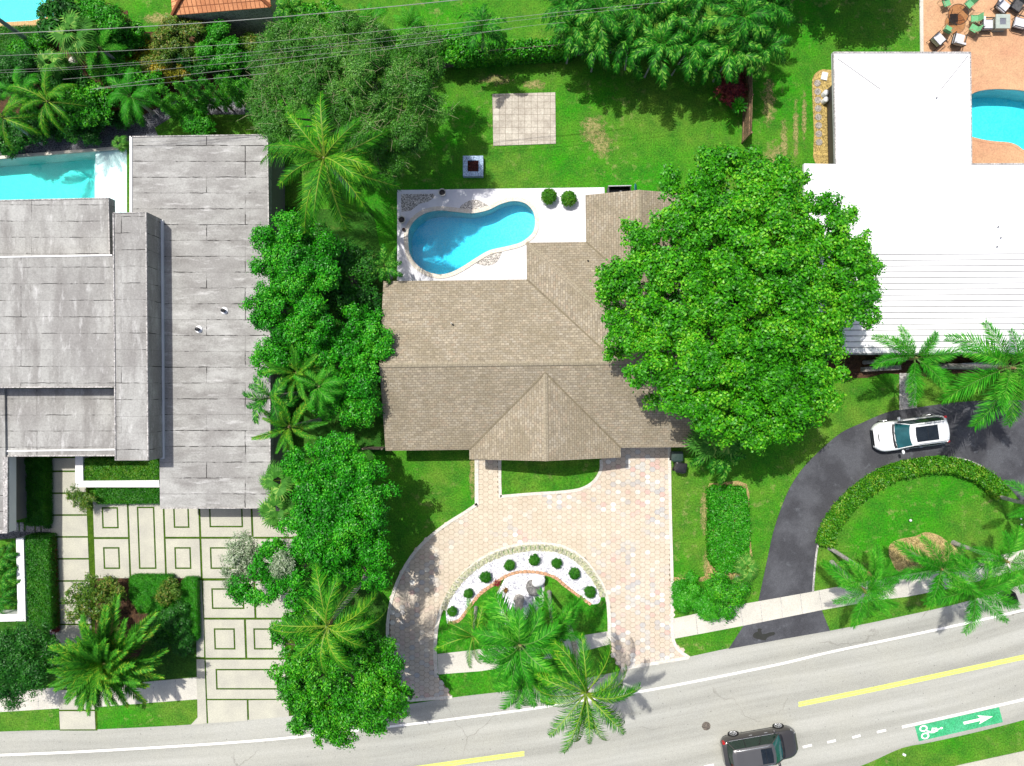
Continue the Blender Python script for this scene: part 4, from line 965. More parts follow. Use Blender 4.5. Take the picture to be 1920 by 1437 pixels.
# light rain streak boards under the vents
# ---------------------------------------------------------------- left house (flat roofs)
lh = thing('house', (P(250, 640, 3).x, P(250, 640, 3).y, 0), 'modern house of stepped weathered grey flat roofs with tall central spine', 'house')
def flat(nm, px, z, th, mat, par=lh, edge=True):
    pts = W2(px, z); mb = MB().prism(pts, z - th, z, bottom=True)
    return mb.obj(nm, mat, par)
rA = flat('roof', [(245, 256), (503, 252), (507, 620), (508, 954), (300, 954), (299, 860), (245, 860)], 3.1, .5, M['membrane_e'])
rB = flat('roof', [(212, 399), (275, 398), (279, 864), (216, 864)], 4.8, 2.2, M['membrane'])
rC = flat('roof', [(-120, 484), (212, 478), (213.5, 727), (-120, 728)], 4.5, .8, M['membrane'])
rD = flat('roof', [(-120, 378), (205, 371), (207, 480), (-120, 486)], 3.6, .6, M['membrane'])
rE = flat('roof', [(-120, 729), (214, 729), (217, 855), (9, 856.5), (-120, 857)], 3.15, .5, M['membrane'])
rF = flat('roof', [(-120, 700), (8, 700), (12, 999), (-120, 1001)], 3.3, .75, M['membrane'])
def edge(px, z, w, mat, par, h=.05, nm='roof_edge'):
    strip_mb(MB(), W2(px, z), w, z - .08, z + h).obj(nm, mat, par)
edge([(246, 257), (502, 253), (506, 620), (507, 953), (301, 953)], 3.1, .07, M['grey_walk'], rA)
edge([(246, 256), (246, 400)], 3.1, .16, M['white_paint'], rA)
edge([(213, 400), (274, 399), (278, 863), (217, 863), (213, 400)], 4.8, .07, M['grey_walk'], rB)
edge([(-100, 484), (211, 479)], 4.5, .09, M['white_paint'], rC); edge([(-100, 727), (212, 726)], 4.5, .07, M['grey_walk'], rC)
edge([(-100, 378.5), (204, 372), (206, 479)], 3.6, .07, M['grey_walk'], rD)
edge([(9, 738), (10, 846), (216, 843)], 3.15, .10, M['white_paint'], rE, .06); edge([(10, 855), (216, 854)], 3.15, .09, M['grey_walk'], rE)
edge([(11, 857), (11.5, 997), (-100, 999)], 3.3, .3, M['grey_walk'], rF, .06)
# walls below
wb = MB()
def wallbox(mb, px, z, x_in, zt):
    pts = offset(W2(px, z), -x_in); mb.prism(pts, -.02, zt)
wbm = MB(); wallbox(wbm, [(245, 256), (503, 252), (507, 620), (507, 940), (392, 940), (392, 900), (312, 900), (300, 860), (245, 860)], 3.1, .04, 2.62); wbm.obj('wall', M['block_wall'], lh)
wbm = MB(); wallbox(wbm, [(-120, 484), (212, 478), (213.5, 727), (-120, 728)], 4.5, .5, 3.8); wbm.obj('wall', M['block_wall'], lh)
wbm = MB(); q = W2([(212, 399), (275, 398), (279, 864), (216, 864)], 4.8); wbm.prism(offset(q, -.03), 2.0, 4.75); wbm.obj('spine_wall', M['block_wall'], lh)
fb_ = MB(); p0 = P(301, 413, 3.12); p1 = P(303, 860, 3.12); strip_mb(fb_, [(p0.x + .09, p0.y), (p1.x + .09, p1.y)], .22, 3.1, 3.2); fb_.obj('flashing', M['white_paint'], lh)
wF = MB(); wF.prism(W2([(-120, 860), (-6, 860), (-2, 985), (-120, 985)], 3.3), -.02, 2.6); wF.obj('wall', M['block_wall'], lh)
fw = MB(); q0, q1 = P(12.6, 857, 3.3), P(13, 999, 3.3); fw.box(((q0.x + q1.x) / 2 + .03, (q0.y + q1.y) / 2, 2.93), (.05, (q0 - q1).length, .7)); fw.obj('fascia', M['white_paint'], lh)
for X, Y in ((421, 583), (373, 618)):
    p = P(X, Y, 3.1); v = thing('roof_drain', p, ('domed roof drain on the grey roof, nearer the trees' if X == 421 else 'domed roof drain on the grey roof, nearer the tall spine'), 'roof vent', 'small vents on the grey roof')
    MB().lathe((p.x, p.y, 3.1), [(.24, 0), (.22, .05), (.14, .08), (0, .09)], 14).obj('collar', M['ac_white'], v)
    MB().lathe((p.x, p.y, 3.17), [(.1, 0), (.1, .16), (.12, .17), (.12, .24), (0, .28)], 12).obj('cap', M['black'], v)
# planter walls
def wallthing(px, w, h, mat, label, cat='wall', name='planter_wall', closed=False, z=0):
    pts = W2(px, h)
    return strip_mb(MB(), pts, w, z, h).obj(name, mat, label=label, cat=cat)
wm = MB(); wm.prism(W2([(141, 855), (155, 855), (156, 902), (298, 901), (299, 914), (141, 914)], .9), 0, .9); wm.obj('planter_wall', M['white_paint'], label='L shaped white planter wall around the clipped hedge by the grey roofs', cat='wall')
wm = MB(); wm.prism(W2([(30, 1010), (44, 1009), (48, 1165), (-60, 1167), (-60, 1153), (33, 1152)], .9), 0, .9); wm.obj('planter_wall', M['white_paint'], label='white planter wall at the left edge holding ferns and a dark hedge', cat='wall')
hedge([(157, 862), (298, 862), (298, 901), (158, 901)], .8, M['leaf_lime'], 5, 'clipped green hedge inside the L shaped white planter wall')
hedge([(179, 916), (299, 915), (299, 943), (181, 944)], .7, M['leaf_hedge'], 6, 'low clipped hedge on the outer side of the L shaped white wall')
hedge([(45, 856), (81, 856), (82, 985), (47, 985)], .9, M['leaf_hedge'], 7, 'clipped dark hedge beside the leftmost grey roof and slab path')
hedge([(48, 1006), (90, 1006), (96, 1180), (55, 1180)], .9, M['leaf_hedge'], 8, 'tall dark green hedge outside the left edge planter wall')
hedge([(80, 860), (92, 860), (92, 990), (82, 990)], .25, M['leaf_dark'], 9, 'strip of dark purple ground plants between hedge and slab path', cat='ground plants', name='ground_plants')
hedge([(90, 1008), (101, 1008), (107, 1185), (97, 1185)], .3, M['leaf_red'], 10, 'strip of dark red plants along the slab path', cat='ground plants', name='ground_plants', lai=2)
hedge([(244, 1082), (318, 1082), (318, 1125), (300, 1145), (262, 1150), (243, 1120)], .7, M['leaf_neon'], 11, 'bright green clipped hedge block at the head of the planting bed', leaf=.05, wid=.03)
hedge([(345, 1086), (367, 1086), (369, 1200), (330, 1210), (300, 1165), (322, 1130)], .6, M['leaf_neon'], 12, 'bright green hedge along the edge of the patterned driveway', leaf=.05, wid=.03)
hedge([(1331, 920), (1345, 914), (1396, 916), (1404, 960), (1404, 1030), (1405, 1070), (1350, 1074), (1332, 1050), (1331, 1000), (1332, 960)], .8, M['leaf_neon'], 13, 'loose green hedge bed on the strip between the two driveways', leaf=.16, wid=.07, rough=.16)
arcc = cr([(1551, 1024), (1562, 990), (1592, 948), (1630, 915), (1680, 887), (1730, 876), (1772, 872), (1815, 880), (1855, 900), (1886, 930)], 4)
def ribbon(px, w):
    L, Rr = [], []
    for i, p in enumerate(px):
        a = Vector(px[max(i - 1, 0)]); c = Vector(px[min(i + 1, len(px) - 1)]); t = (c - a).normalized(); n = Vector((-t.y, t.x)) * w / 2
        L.append(tuple(Vector(p) + n)); Rr.append(tuple(Vector(p) - n))
    return L + Rr[::-1]
hedge(ribbon(arcc, 26), .75, M['leaf_lime'], 14, 'curved yellow green hedge around the oval lawn by the asphalt driveway', leaf=.14, wid=.08, rough=.14)
hedge([(852, 108), (1075, 92), (1080, 72), (960, 78), (850, 88)], 1.6, M['leaf_mid'], 15, 'leafy hedge growing behind the grey wooden fence', leaf=.17, wid=.1, rough=.2)
hedge(cr([(-10, 55), (30, 50), (70, 50), (86, 65), (88, 85), (75, 104), (45, 116), (10, 112), (-10, 100)], 3, True), .8, M['leaf_hedge'], 16, 'round clipped hedge block under the grey pole by the top left pool', leaf=.06, wid=.04)
# ---------------------------------------------------------------- right white house
wh = thing('house', (P(1750, 400, 3).x, P(1750, 400, 3).y, 0), 'L shaped house with brilliant white metal roof', 'house')
wr = MB(); wr.prism(W2([(1562, 98), (1820, 98), (1822, 308), (2300, 306), (2300, 660), (1512, 663), (1508, 307), (1567, 308)], 3.05), 2.8, 3.05, bottom=True)
roofw = wr.obj('roof', M['white_roof'], wh)
sm = MB()
for k in range(18):
    y = 477 + k * 10.9; strip_mb(sm, W2([(1514, y + 1), (2290, y - 2.5)], 3.05), .05, 3.03, 3.08)
sm.obj('roof_seam', M['seam'], roofw)
hp = MB()
for a_, b2 in (((1570, 110), (1650, 167)), ((1815, 105), (1765, 167))): strip_mb(MB(), W2([a_, b2], 3.06), .05, 3.045, 3.07).obj('hip_cap', M['seam'], roofw)

gt = MB()
for px in ([(1563, 99), (1819, 99)], [(1563, 99), (1567, 307)], [(1819, 99), (1822, 308), (2290, 306)]): strip_mb(gt, W2(px, 3.06), .09, 2.95, 3.09)
gt.obj('gutter', M['grey_walk'], wh)
g2 = MB(); strip_mb(g2, W2([(1513, 663.5), (2290, 660.5)], 3.0), .16, 2.9, 3.02); g2.obj('gutter', M['metal'], wh)
wf = MB(); wf.prism(offset(W2([(1562, 98), (1820, 98), (1822, 308), (2300, 306), (2300, 660), (1512, 663), (1508, 307), (1567, 308)], 3.05), -1.0), -.02, 2.85); wf.obj('wall', M['block_wall'], wh)
for X, Y in ((1755, 184), (1870, 426), (1875, 446), (1868, 463)):
    vent(X, Y, 3.05, .05, .14, M['metal'], wh)
# ---------------------------------------------------------------- clay tile house at the top
th = thing('house', (P(415, -30, 0).x, P(415, -30, 0).y, 0), 'corner of a house with orange clay tile roof at the top edge', 'house')
tr_ = MB(); z0, s_ = 3.2, .42
e = [P(323, 29.5, z0), P(508, 14, z0)]; dx = (e[1] - e[0]).normalized(); nn = Vector((-dx.y, dx.x, 0)); Lh = (e[1] - e[0]).length; hwid = Lh / 2
def TH(a, b_, z): q = e[0] + dx * a + nn * b_; return (q.x, q.y, z)
k = math.sqrt(1 + s_ * s_)
tr_.face([TH(0, 0, z0), TH(Lh, 0, z0), TH(hwid, hwid, z0 + s_ * hwid)], [(0, 0), (Lh, 0), (hwid, hwid * k)])
tr_.face([TH(Lh, 0, z0), TH(Lh, 9, z0), TH(hwid, 9, z0 + s_ * hwid), TH(hwid, hwid, z0 + s_ * hwid)], [(0, 0), (9, 0), (9, hwid * k), (hwid, hwid * k)])
tr_.face([TH(0, 9, z0), TH(0, 0, z0), TH(hwid, hwid, z0 + s_ * hwid), TH(hwid, 9, z0 + s_ * hwid)], [(9, 0), (0, 0), (hwid, hwid * k), (9, hwid * k)])
ro = tr_.obj('roof', M['clay_tile'], th)
rt = MB(); rt.tube([TH(0, 0, z0 + .04), TH(hwid, hwid, z0 + s_ * hwid + .05)], .11, 8); rt.tube([TH(Lh, 0, z0 + .04), TH(hwid, hwid, z0 + s_ * hwid + .05)], .11, 8); rt.obj('ridge_tiles', M['clay_tile'], ro)
tw = MB(); 
c4 = [TH(.15, .1, 0), TH(Lh - .15, .1, 0), TH(Lh - .15, 9, 0), TH(.15, 9, 0)]
for i in range(4):
    a_, b2 = c4[i - 1], c4[i]; tw.face([(a_[0], a_[1], 0), (b2[0], b2[1], 0), (b2[0], b2[1], z0), (a_[0], a_[1], z0)])
tw.obj('wall', M['slate'], th)
# ---------------------------------------------------------------- fences
def fence(px, h, mat, label, name='fence', pitch=.16):
    pts = [Vector(p) for p in W2(px)]; t = thing(name, (pts[0].x, pts[0].y, 0), label, 'fence')
    pan = MB(); rr = random.Random(4); ps = MB()
    for i in range(len(pts) - 1):
        a, b_ = pts[i], pts[i + 1]; L = (b_ - a).length; d = (b_ - a) / L; n = max(1, int(L / pitch))
        for k in range(n):
            p = a + d * (k + .5) * L / n; pan.box((p.x, p.y, h / 2), (L / n * .9, .025, h * rr.uniform(.97, 1.02)), math.atan2(d.y, d.x))
        for zz in (.3, h * .8):
            m = (a + b_) / 2; nx_ = Vector((-d.y, d.x)) * -.04; pan.box((m.x + nx_.x, m.y + nx_.y, zz), (L, .04, .08), math.atan2(d.y, d.x))
    pan.obj('panel', mat, t)
    tot = 0
    for i in range(len(pts) - 1):
        a, b_ = pts[i], pts[i + 1]; L = (b_ - a).length; m = max(1, int(L / 2.4))
        for k in range(m + (i == len(pts) - 2)):
            p = a + (b_ - a) * k / m; MB().box((p.x, p.y, (h + .08) / 2), (.1, .1, h + .08), math.atan2((b_ - a).y, (b_ - a).x)).obj('post', mat, t)
    return t
fence([(832, 128), (900, 120), (1000, 112), (1100, 103), (1230, 96), (1400, 92)], 1.7, M['fence_wood'], 'weathered grey board fence across the back of the lawn')
fence([(1392, 120), (1393, 200), (1391, 268)], 1.8, M['brown_wood'], 'brown board fence running beside the spiky green bromeliad')
fence([(690, 838), (725, 838)], 1.6, M['fence_wood'], 'short side fence between the trees and the shingle house')
# low front walls of white house
for (a_, b2, lab) in (((1622, 693), (1690, 689), 'low rough stone wall end under the small foxtail palm'), ((1800, 686), (1880, 682), 'low pale wall end under the large foxtail palm')):
    strip_mb(MB(), W2([a_, b2], .6), .3, 0, .6).obj('garden_wall', M['slate'] if a_[0] < 1700 else M['grey_walk'], label=lab, cat='wall')
# ---------------------------------------------------------------- poles and wires
def pole(bx, by, h, label):
    p = P(bx, by); t = thing('utility_pole', p, label, 'pole')
    MB().tube([(p.x, p.y, -.02), (p.x, p.y, h)], [.14, .1], 12).obj('shaft', M['pole'], t, smooth=True)
    MB().box((p.x, p.y, h - .6), (2.2, .1, .1), R(95)).obj('crossarm', M['fence_wood'], t)
pole(70, 88, 10.5, 'grey utility pole rising from the round hedge')
pole(143, 24, 10.5, 'grey utility pole behind the dark shrub by the top left pool')
for i, (px, z, r, lab) in enumerate(([[(-100, 70), (0, 64), (240, 52), (480, 36), (700, 16), (860, 0), (1100, -26)], 10, .018, 'thickest pale overhead wire, the one nearest the top edge'],
    [[(-100, 111), (0, 105), (240, 95), (470, 81), (660, 64), (960, 33), (1060, 22), (1250, 4)], 9.5, .009, 'thin overhead wire second from the top edge'],
    [[(-100, 137), (0, 132), (140, 126), (320, 112), (480, 97), (700, 74), (960, 40), (1200, 14)], 9.0, .006, 'faint overhead wire third from the top, crossing the yellow shrubs'],
    [[(0, 137), (140, 130), (330, 116), (480, 103), (700, 80), (960, 55)], 8.8, .006, 'faint overhead wire just below the third one'],
    [[(118, 149), (230, 139), (360, 125), (500, 112), (760, 84), (960, 53), (1060, 42)], 8.2, .007, 'overhead wire ending in the palms left of the orange shrubs'],
    [[(170, 168), (330, 143), (480, 126), (700, 96), (830, 78)], 7.8, .009, 'overhead wire crossing the conifer tops'],
    [[(178, 167), (290, 157), (365, 151), (500, 138)], 7.4, .010, 'lowest overhead wire, just above the row of conifers'])):
    MB().tube([P(x, y, z - .0) for x, y in cr(px, 4)], r, 5).obj('power_line', M['wire'], label=lab, cat='wire', group='overhead wires across the top left')
# ---------------------------------------------------------------- cars
M['paint_white'] = simple('white_car_paint', (.80, .81, .82), (.78, .79, .8), 1, .25, .5, fine=0, coat=.6)
M['paint_dark'] = simple('dark_brown_car_paint', (.060, .055, .055), (.07, .065, .06), 1, .28, .5, metal=.35, fine=0, coat=.7)
M['car_glass'] = simple('tinted_glass', (.012, .075, .085), (.02, .11, .125), 2, .06, .7, fine=0)
M['dark_glass'] = simple('black_glass', (.008, .012, .016), (.015, .02, .025), 2, .05, .7, fine=0)
M['silver'] = simple('silver_trim', (.62, .63, .64), (.58, .58, .6), 2, .25, .5, metal=.7, fine=0)
M['red_lens'] = simple('red_lens', (.5, .02, .02), (.4, .015, .015), 2, .2, .5, fine=0)
M['clear_lens'] = simple('clear_lens', (.55, .57, .6), (.5, .5, .52), 2, .12, .6, fine=0)
M['paint_roof'] = simple('grey_brown_roof_paint', (.12, .118, .118), (.11, .108, .108), 1, .3, .5, metal=.35, fine=0, coat=.6)
def suv(cx, cy, rz, L, Wd, Ht, paint, roofp, label, sun, hoodl, front_in, dark_hood=False):
    side_glass = simple('side_glass', (.012, .03, .022) if dark_hood else (.02, .05, .05), None, 2, .1, .5, fine=0)
    hw = Wd / 2; X = Matrix.Translation((cx, cy, .022)) @ Matrix.Rotation(rz, 4, 'Z')
    t = thing('parked_car' if paint is M['paint_white'] else 'car', (cx, cy, 0), label, 'car')
    def out(mb, nm, mat, par=t, smooth=True): return mb.xf(X).obj(nm, mat, par, smooth=smooth)
    secs = []; N = 26; nr = 20
    def wprof(s): # s in -1..1 (front = +1)
        return hw * (1 - .36 * max(0, (s - .72) / .28) ** 2.2 - .24 * max(0, (-s - .78) / .22) ** 2.2)
    hoodx = L / 2 - hoodl
    for i in range(N + 1):
        s = -1 + 2 * i / N; s = math.copysign(1 - (1 - abs(s)) ** 1.25, s) if abs(s) > .0 else 0; x = s * L / 2; w = wprof(s)
        zt = 1.02 if x < hoodx else 1.02 - .20 * ((x - hoodx) / hoodl) ** 1.6 - .10 * max(0, (s - .93) / .07)
        if s < -.93: zt -= .12 * (-s - .93) / .07
        zb = .28 + .16 * max(0, (abs(s) - .9) / .1)
        ring_ = []
        for (fy, fz) in ((0, 0), (.8, 0), (.96, .10), (1, .3), (1.0, .58), (.975, .80), (.92, .93), (.80, .99), (.45, 1.01), (0, 1.02)):
            ring_.append((x, w * fy, zb + (zt - zb) * fz))
        ring_ += [(p[0], -p[1], p[2]) for p in ring_[-2:0:-1]]
        secs.append(ring_)
    mb = MB(); mb.loft(secs); body = out(mb, 'body', paint)
    # greenhouse
    zb, zr = .97, Ht - .06
    xr0, xf0 = -L / 2 + .22, hoodx + .12; xr1, xf1 = -L / 2 + .48, hoodx - .62
    def rring(x0, x1, w, z, rf=.35, rr=.35, bow=.12):
        pts = []
        for (sx_, sg) in ((1, -1), (1, 1), (-1, 1), (-1, -1)):
            for k in range(5):
                q = k / 4 if (sx_ * sg < 0) else 1 - k / 4
                pass
        m = 8
        for k in range(m + 1):  # front edge, y from -w to w
            u = -1 + 2 * k / m; pts.append((x1 - bow * abs(u) ** 2.4, w * u * (1 - .03 * (abs(u) > .99)), z))
        for k in range(1, 6): u = 1 - k / 3; pts.append((x0 + (x1 - x0 - bow) * (1 - k / 6), w, z))
        for k in range(m + 1): u = 1 - 2 * k / m; pts.append((x0 + bow * .9 * abs(u) ** 2.6, w * u * .97, z))
        for k in range(1, 6): pts.append((x0 + (x1 - x0 - bow) * k / 6, -w, z))
        return pts
    g0 = rring(xr0, xf0, hw * .90, zb); g1 = rring(xr1 + (.0), xf1, hw * .70, zr)
    gm = MB(); gm.loft([g0[8:] + [g0[0]], g1[8:] + [g1[0]]], cap=False, closed=False); out(gm, 'windows', side_glass)
    gm = MB(); gm.loft([g0[:9], g1[:9]], cap=False, closed=False); out(gm, 'windscreen', M['car_glass'])
    # roof with slight dome
    rm = MB(); a = rring(xr1 - .12, xf1 + .04, hw * .73, zr - .015); b_ = rring(xr1 - .08, xf1 - .02, hw * .70, zr + .035); c_ = rring(xr1 + .15, xf1 - .25, hw * .5, zr + .062, bow=.06)
    rm.loft([a, b_, c_]); roof = out(rm, 'roof', roofp)
    sr = MB(); s0, s1 = sun; sr.prism([(s0, -hw * .50), (s1, -hw * .50), (s1 + .04, 0), (s1, hw * .50), (s0, hw * .50)], zr + .05, zr + .072); out(sr, 'sunroof', M['dark_glass'], smooth=False)
    rb = MB(); rb.box(((s0 + s1) / 2 - .05, 0, zr + .074), (.03, hw * .98, .006)); out(rb, 'sunroof_bar', M['black'], smooth=False)
    for sg in (-1, 1):
        r_ = MB(); r_.tube([(xr1 + .15, sg * hw * .64, zr + .02), (xr1 + .3, sg * hw * .64, zr + .10), (xf1 - .5, sg * hw * .64, zr + .10), (xf1 - .3, sg * hw * .64, zr + .02)], .022, 6); out(r_, 'roof_rail', M['silver'])
    # pillars
    def lerp(a, b_, t_): return tuple(a[k] + (b_[k] - a[k]) * t_ for k in range(3))
    n = len(g0)
    for idx, w in ((0, .06), (8, .06), (10, .045), (26, .045), (12, .05), (24, .05), (14, .07), (22, .07)):
        if idx < n:
            p_ = MB(); p, q = Vector(g0[idx]), Vector(g1[idx]); o_ = Vector((0, math.copysign(.012, p.y), .006)); p_.tube([p + o_, q + o_], w * .5, 6); out(p_, 'pillar', paint if idx in (0, 8, 14, 22) else M['black'])
    cm = MB(); cw = rring(xf0 - .06, xf0 + .14, hw * .84, zb + .035); cm.loft([[(p[0], p[1], p[2]) for p in cw[:9]], [(p[0] - .15, p[1] * .98, p[2] + .05) for p in cw[:9]]], cap=False, closed=False); out(cm, 'cowl', M['black'])
    for sg in (-1, 1):
        tb = MB(); tb.tube([(xr0 + .25, sg * hw * .915, zb + .02), (xf0 - .35, sg * hw * .915, zb + .02)], .014, 5); out(tb, 'window_trim', M['silver'] if paint is M['paint_dark'] else M['black'])
        m_ = MB(); mx = xf0 - .42; m_.loft([[(mx + dx * .09 * k, sg * (hw + .04 + dy_) * 1.0, 1.08 + dz_ * k) for dx, dz_ in ((1, .02), (.6, .10), (-.6, .10), (-1, .02), (-.6, -.07), (.6, -.07))] for dy_, k in ((-.06, .5), (.02, 1), (.14, 1), (.20, .6))]); out(m_, 'wing_mirror', paint)
        for hx in (-.15, .85 if L > 4.8 else .75):
            h_ = MB(); h_.box((hx - .35, sg * (hw * .985 + .015), .86), (.2, .03, .035)); out(h_, 'door_handle', M['silver'], smooth=False)
        hl = MB(); hl.loft([[(L / 2 - .30, sg * hw * .88, .66), (L / 2 - .30, sg * hw * .90, .80), (L / 2 - .34, sg * hw * .72, .86)], [(L / 2 - .04, sg * hw * .62, .64), (L / 2 - .05, sg * hw * .64, .76), (L / 2 - .12, sg * hw * .58, .82)]]); out(hl, 'headlight', M['clear_lens'], smooth=False)
        tl_ = MB(); tl_.box((-L / 2 + .12, sg * hw * .83, .86), (.16, .14, .26)); out(tl_, 'tail_light', M['red_lens'], smooth=False)
        for wx in (L / 2 - .92, -L / 2 + .95):
            yy = sg * (hw - .10); tm = MB()
            ring2 = lambda y, r: [(wx + r * math.cos(2 * math.pi * k / 24), y, .36 + r * math.sin(2 * math.pi * k / 24)) for k in range(24)]
            tm.loft([ring2(yy - .12, .30), ring2(yy - .11, .355), ring2(yy + .11, .355), ring2(yy + .125, .30)]); wheel = out(tm, 'wheel', M['rubber'])
            rm2 = MB(); yo = yy + sg * .128; 
            rm2.loft([ring2(yo - sg * .01, .25), ring2(yo + sg * .006, .24)])
            rim = out(rm2, 'rim', M['black'], wheel, smooth=False)
            sp = MB()
            for k in range(7):
                an = 2 * math.pi * k / 7; d = Vector((math.cos(an), 0, math.sin(an))); sp.tube([Vector((wx, yo + sg * .012, .36)), Vector((wx, yo + sg * .012, .36)) + d * .22], .026, 5)
            sp.tube([ring2(yo + sg * .01, .235)[k % 24] for k in range(25)], .016, 5, cap=False)
            so_ = sp.xf(X).obj('spokes', M['silver'], wheel)
    gl = MB(); gl.box((L / 2 - .015, 0, .60), (.06, hw * 1.05, .22)); out(gl, 'grille', M['black'], smooth=False)
    hl_ = MB(); hl_.tube([(L / 2 - .22 - .18 * abs(u) ** 2, hw * .74 * u, .885 - .06 * abs(u)) for u in [k / 5 for k in range(-5, 6)]], .012 if dark_hood else .03, 5); out(hl_, 'bonnet_gap', M['black'])
    wp = MB(); wp.tube([(xf0 - .02, -.35, zb + .07), (xf0 - .12, .25, zb + .12)], .01, 4); wp.tube([(xf0 - .02, .3, zb + .07), (xf0 - .16, .7 * hw, zb + .13)], .01, 4); out(wp, 'wiper', M['black'])
    return t
c = P(1427.5, 1406, 1.0); suv(c.x, c.y, R(9.8), 4.85, 1.93, 1.76, M['paint_dark'], M['paint_roof'], 'dark brown four by four car driving along the grey road', (-.25, .45), 1.15, .7, True)
c = P(1711, 813.5, 1.0); suv(c.x, c.y, R(187.5), 4.72, 1.92, 1.66, M['paint_white'], M['paint_white'], 'white car with black glass roof parked on the dark asphalt driveway', (-1.25, .15), 1.25, .7)

# ---------------------------------------------------------------- terrace furniture
p = P(1797, 27, .75); t = thing('patio_table', (p.x, p.y, 0), 'round tinted glass table ringed by green chairs on the terracotta patio', 'table')
mg = bpy.data.materials.new('bronze_glass'); mg.use_nodes = True; nt2 = mg.node_tree; nt2.nodes.clear(); o_ = nt2.nodes.new('ShaderNodeOutputMaterial'); tr2 = nt2.nodes.new('ShaderNodeBsdfTransparent'); tr2.inputs[0].default_value = (.84, .73, .58, 1)
g_ = nt2.nodes.new('ShaderNodeBsdfGlossy'); g_.inputs[1].default_value = .05; mx = nt2.nodes.new('ShaderNodeMixShader'); mx.inputs[0].default_value = .06; nt2.links.new(tr2.outputs[0], mx.inputs[1]); nt2.links.new(g_.outputs[0], mx.inputs[2]); nt2.links.new(mx.outputs[0], o_.inputs[0]); M['bronze_glass'] = mg
MB().lathe((p.x, p.y, .735), [(0, 0), (.66, 0), (.66, .01), (0, .01)], 32).obj('tabletop', mg, t)
rg = MB(); rg.tube([(p.x + .67 * math.cos(k * .2618), p.y + .67 * math.sin(k * .2618), .74) for k in range(25)], .02, 6, cap=False); rg.obj('rim', M['bronze'], t)
MB().box((p.x, p.y, .30), (.5, .5, .04)).obj('shelf', M['bronze'], t)
for a_ in (.785, 2.356, 3.927, 5.498): MB().tube([(p.x + .5 * math.cos(a_), p.y + .5 * math.sin(a_), .04), (p.x + .3 * math.cos(a_), p.y + .3 * math.sin(a_), .35), (p.x + .5 * math.cos(a_), p.y + .5 * math.sin(a_), .73)], .02, 6).obj('leg', M['bronze'], t)
def copy_tree(root, X, mats=None):
    r = root.copy(); COL.objects.link(r); r.location = X[0]; r.rotation_euler = (0, 0, X[1])
    for ch in root.children:
        c_ = ch.copy(); COL.objects.link(c_); c_.parent = r
        for g2_ in ch.children:
            d_ = g2_.copy(); COL.objects.link(d_); d_.parent = c_
    return r
def local(nm, mb, mat, par, smooth=False):
    o = bpy.data.objects.new(nm, mb.mesh(nm, mat, smooth)); COL.objects.link(o); o.parent = par; return o
def green_chair():
    r = bpy.data.objects.new('patio_chair', None); COL.objects.link(r)
    tag(r, 'x', 'chair', 'green seated chairs round the glass table')
    local('seat', MB().box((0, 0, .44), (.46, .46, .06)), M['green_fabric'], r)
    local('backrest', MB().box((-.26, 0, .66), (.03, .44, .38), rot=Matrix.Rotation(R(-14), 3, 'Y')), M['green_fabric'], r)
    for sx_, sy_ in ((1, 1), (1, -1)): local('leg', MB().tube([(.24, .24 * sy_, 0), (.22, .25 * sy_, .42), (.18, .27 * sy_, .64)], .014, 6), M['tanmetal'], r)
    for sy_ in (1, -1): local('leg', MB().tube([(-.34, .24 * sy_, 0), (-.22, .24 * sy_, .42), (-.34, .23 * sy_, .86)], .014, 6), M['tanmetal'], r)
    for sy_ in (1, -1): local('armrest', MB().tube([(.18, .27 * sy_, .64), (-.28, .27 * sy_, .66)], .018, 6), M['tanmetal'], r)
    local('stretcher', MB().tube([(-.34, -.24, .04), (-.48, 0, .04), (-.34, .24, .04)], .012, 5), M['tanmetal'], r)
    return r
proto = green_chair()
gc = [(1774, 6, 290, 'green patio chair at the top edge, upper left of the glass table'), (1817, 8, 225, 'green patio chair upper right of the glass table'), (1827, 36, 180, 'green patio chair right of the glass table, the upper one of two'), (1825, 54, 150, 'green patio chair lower right of the glass table'), (1776, 56, 60, 'green patio chair lower left of the glass table beside the white lounger')]
for i, (X, Y, a_, lb) in enumerate(gc):
    q = P(X, Y, .45); q.z = .04
    r = proto if i == 0 else copy_tree(proto, (q, R(a_)))
    r.location = q; r.rotation_euler = (0, 0, R(a_)); r['label'] = lb
def lounge(seat, back):
    r = bpy.data.objects.new('lounge_chair', None); COL.objects.link(r); tag(r, 'x', 'armchair', 'cushioned lounge chairs on the patio')
    fr = MB()
    for sy_ in (-1, 1):
        fr.tube([(.36, .36 * sy_, 0), (.36, .36 * sy_, .55), (-.36, .36 * sy_, .58), (-.42, .36 * sy_, 0)], .022, 6)
        fr.box((0, .36 * sy_, .57), (.74, .06, .025))
    fr.box((0, 0, .26), (.74, .7, .05)); fr.tube([(-.40, -.34, .30), (-.52, -.34, .82), (-.52, .34, .82), (-.40, .34, .30)], .02, 6)
    for k in range(6): y = -.28 + k * .112; fr.tube([(-.40, y, .3), (-.52, y, .82)], .01, 4)
    local('frame', fr, M['bronze'], r)
    if seat: local('seat_cushion', MB().box((.02, 0, .36), (.66, .64, .13)), seat, r); local('back_cushion', MB().box((-.40, 0, .62), (.13, .62, .46), rot=Matrix.Rotation(R(-14), 3, 'Y')), back, r)
    return r
WC, GCs = M['white_cushion'], M['grey_cushion']
lp1 = lounge(WC, WC); lp2 = lounge(GCs, GCs)
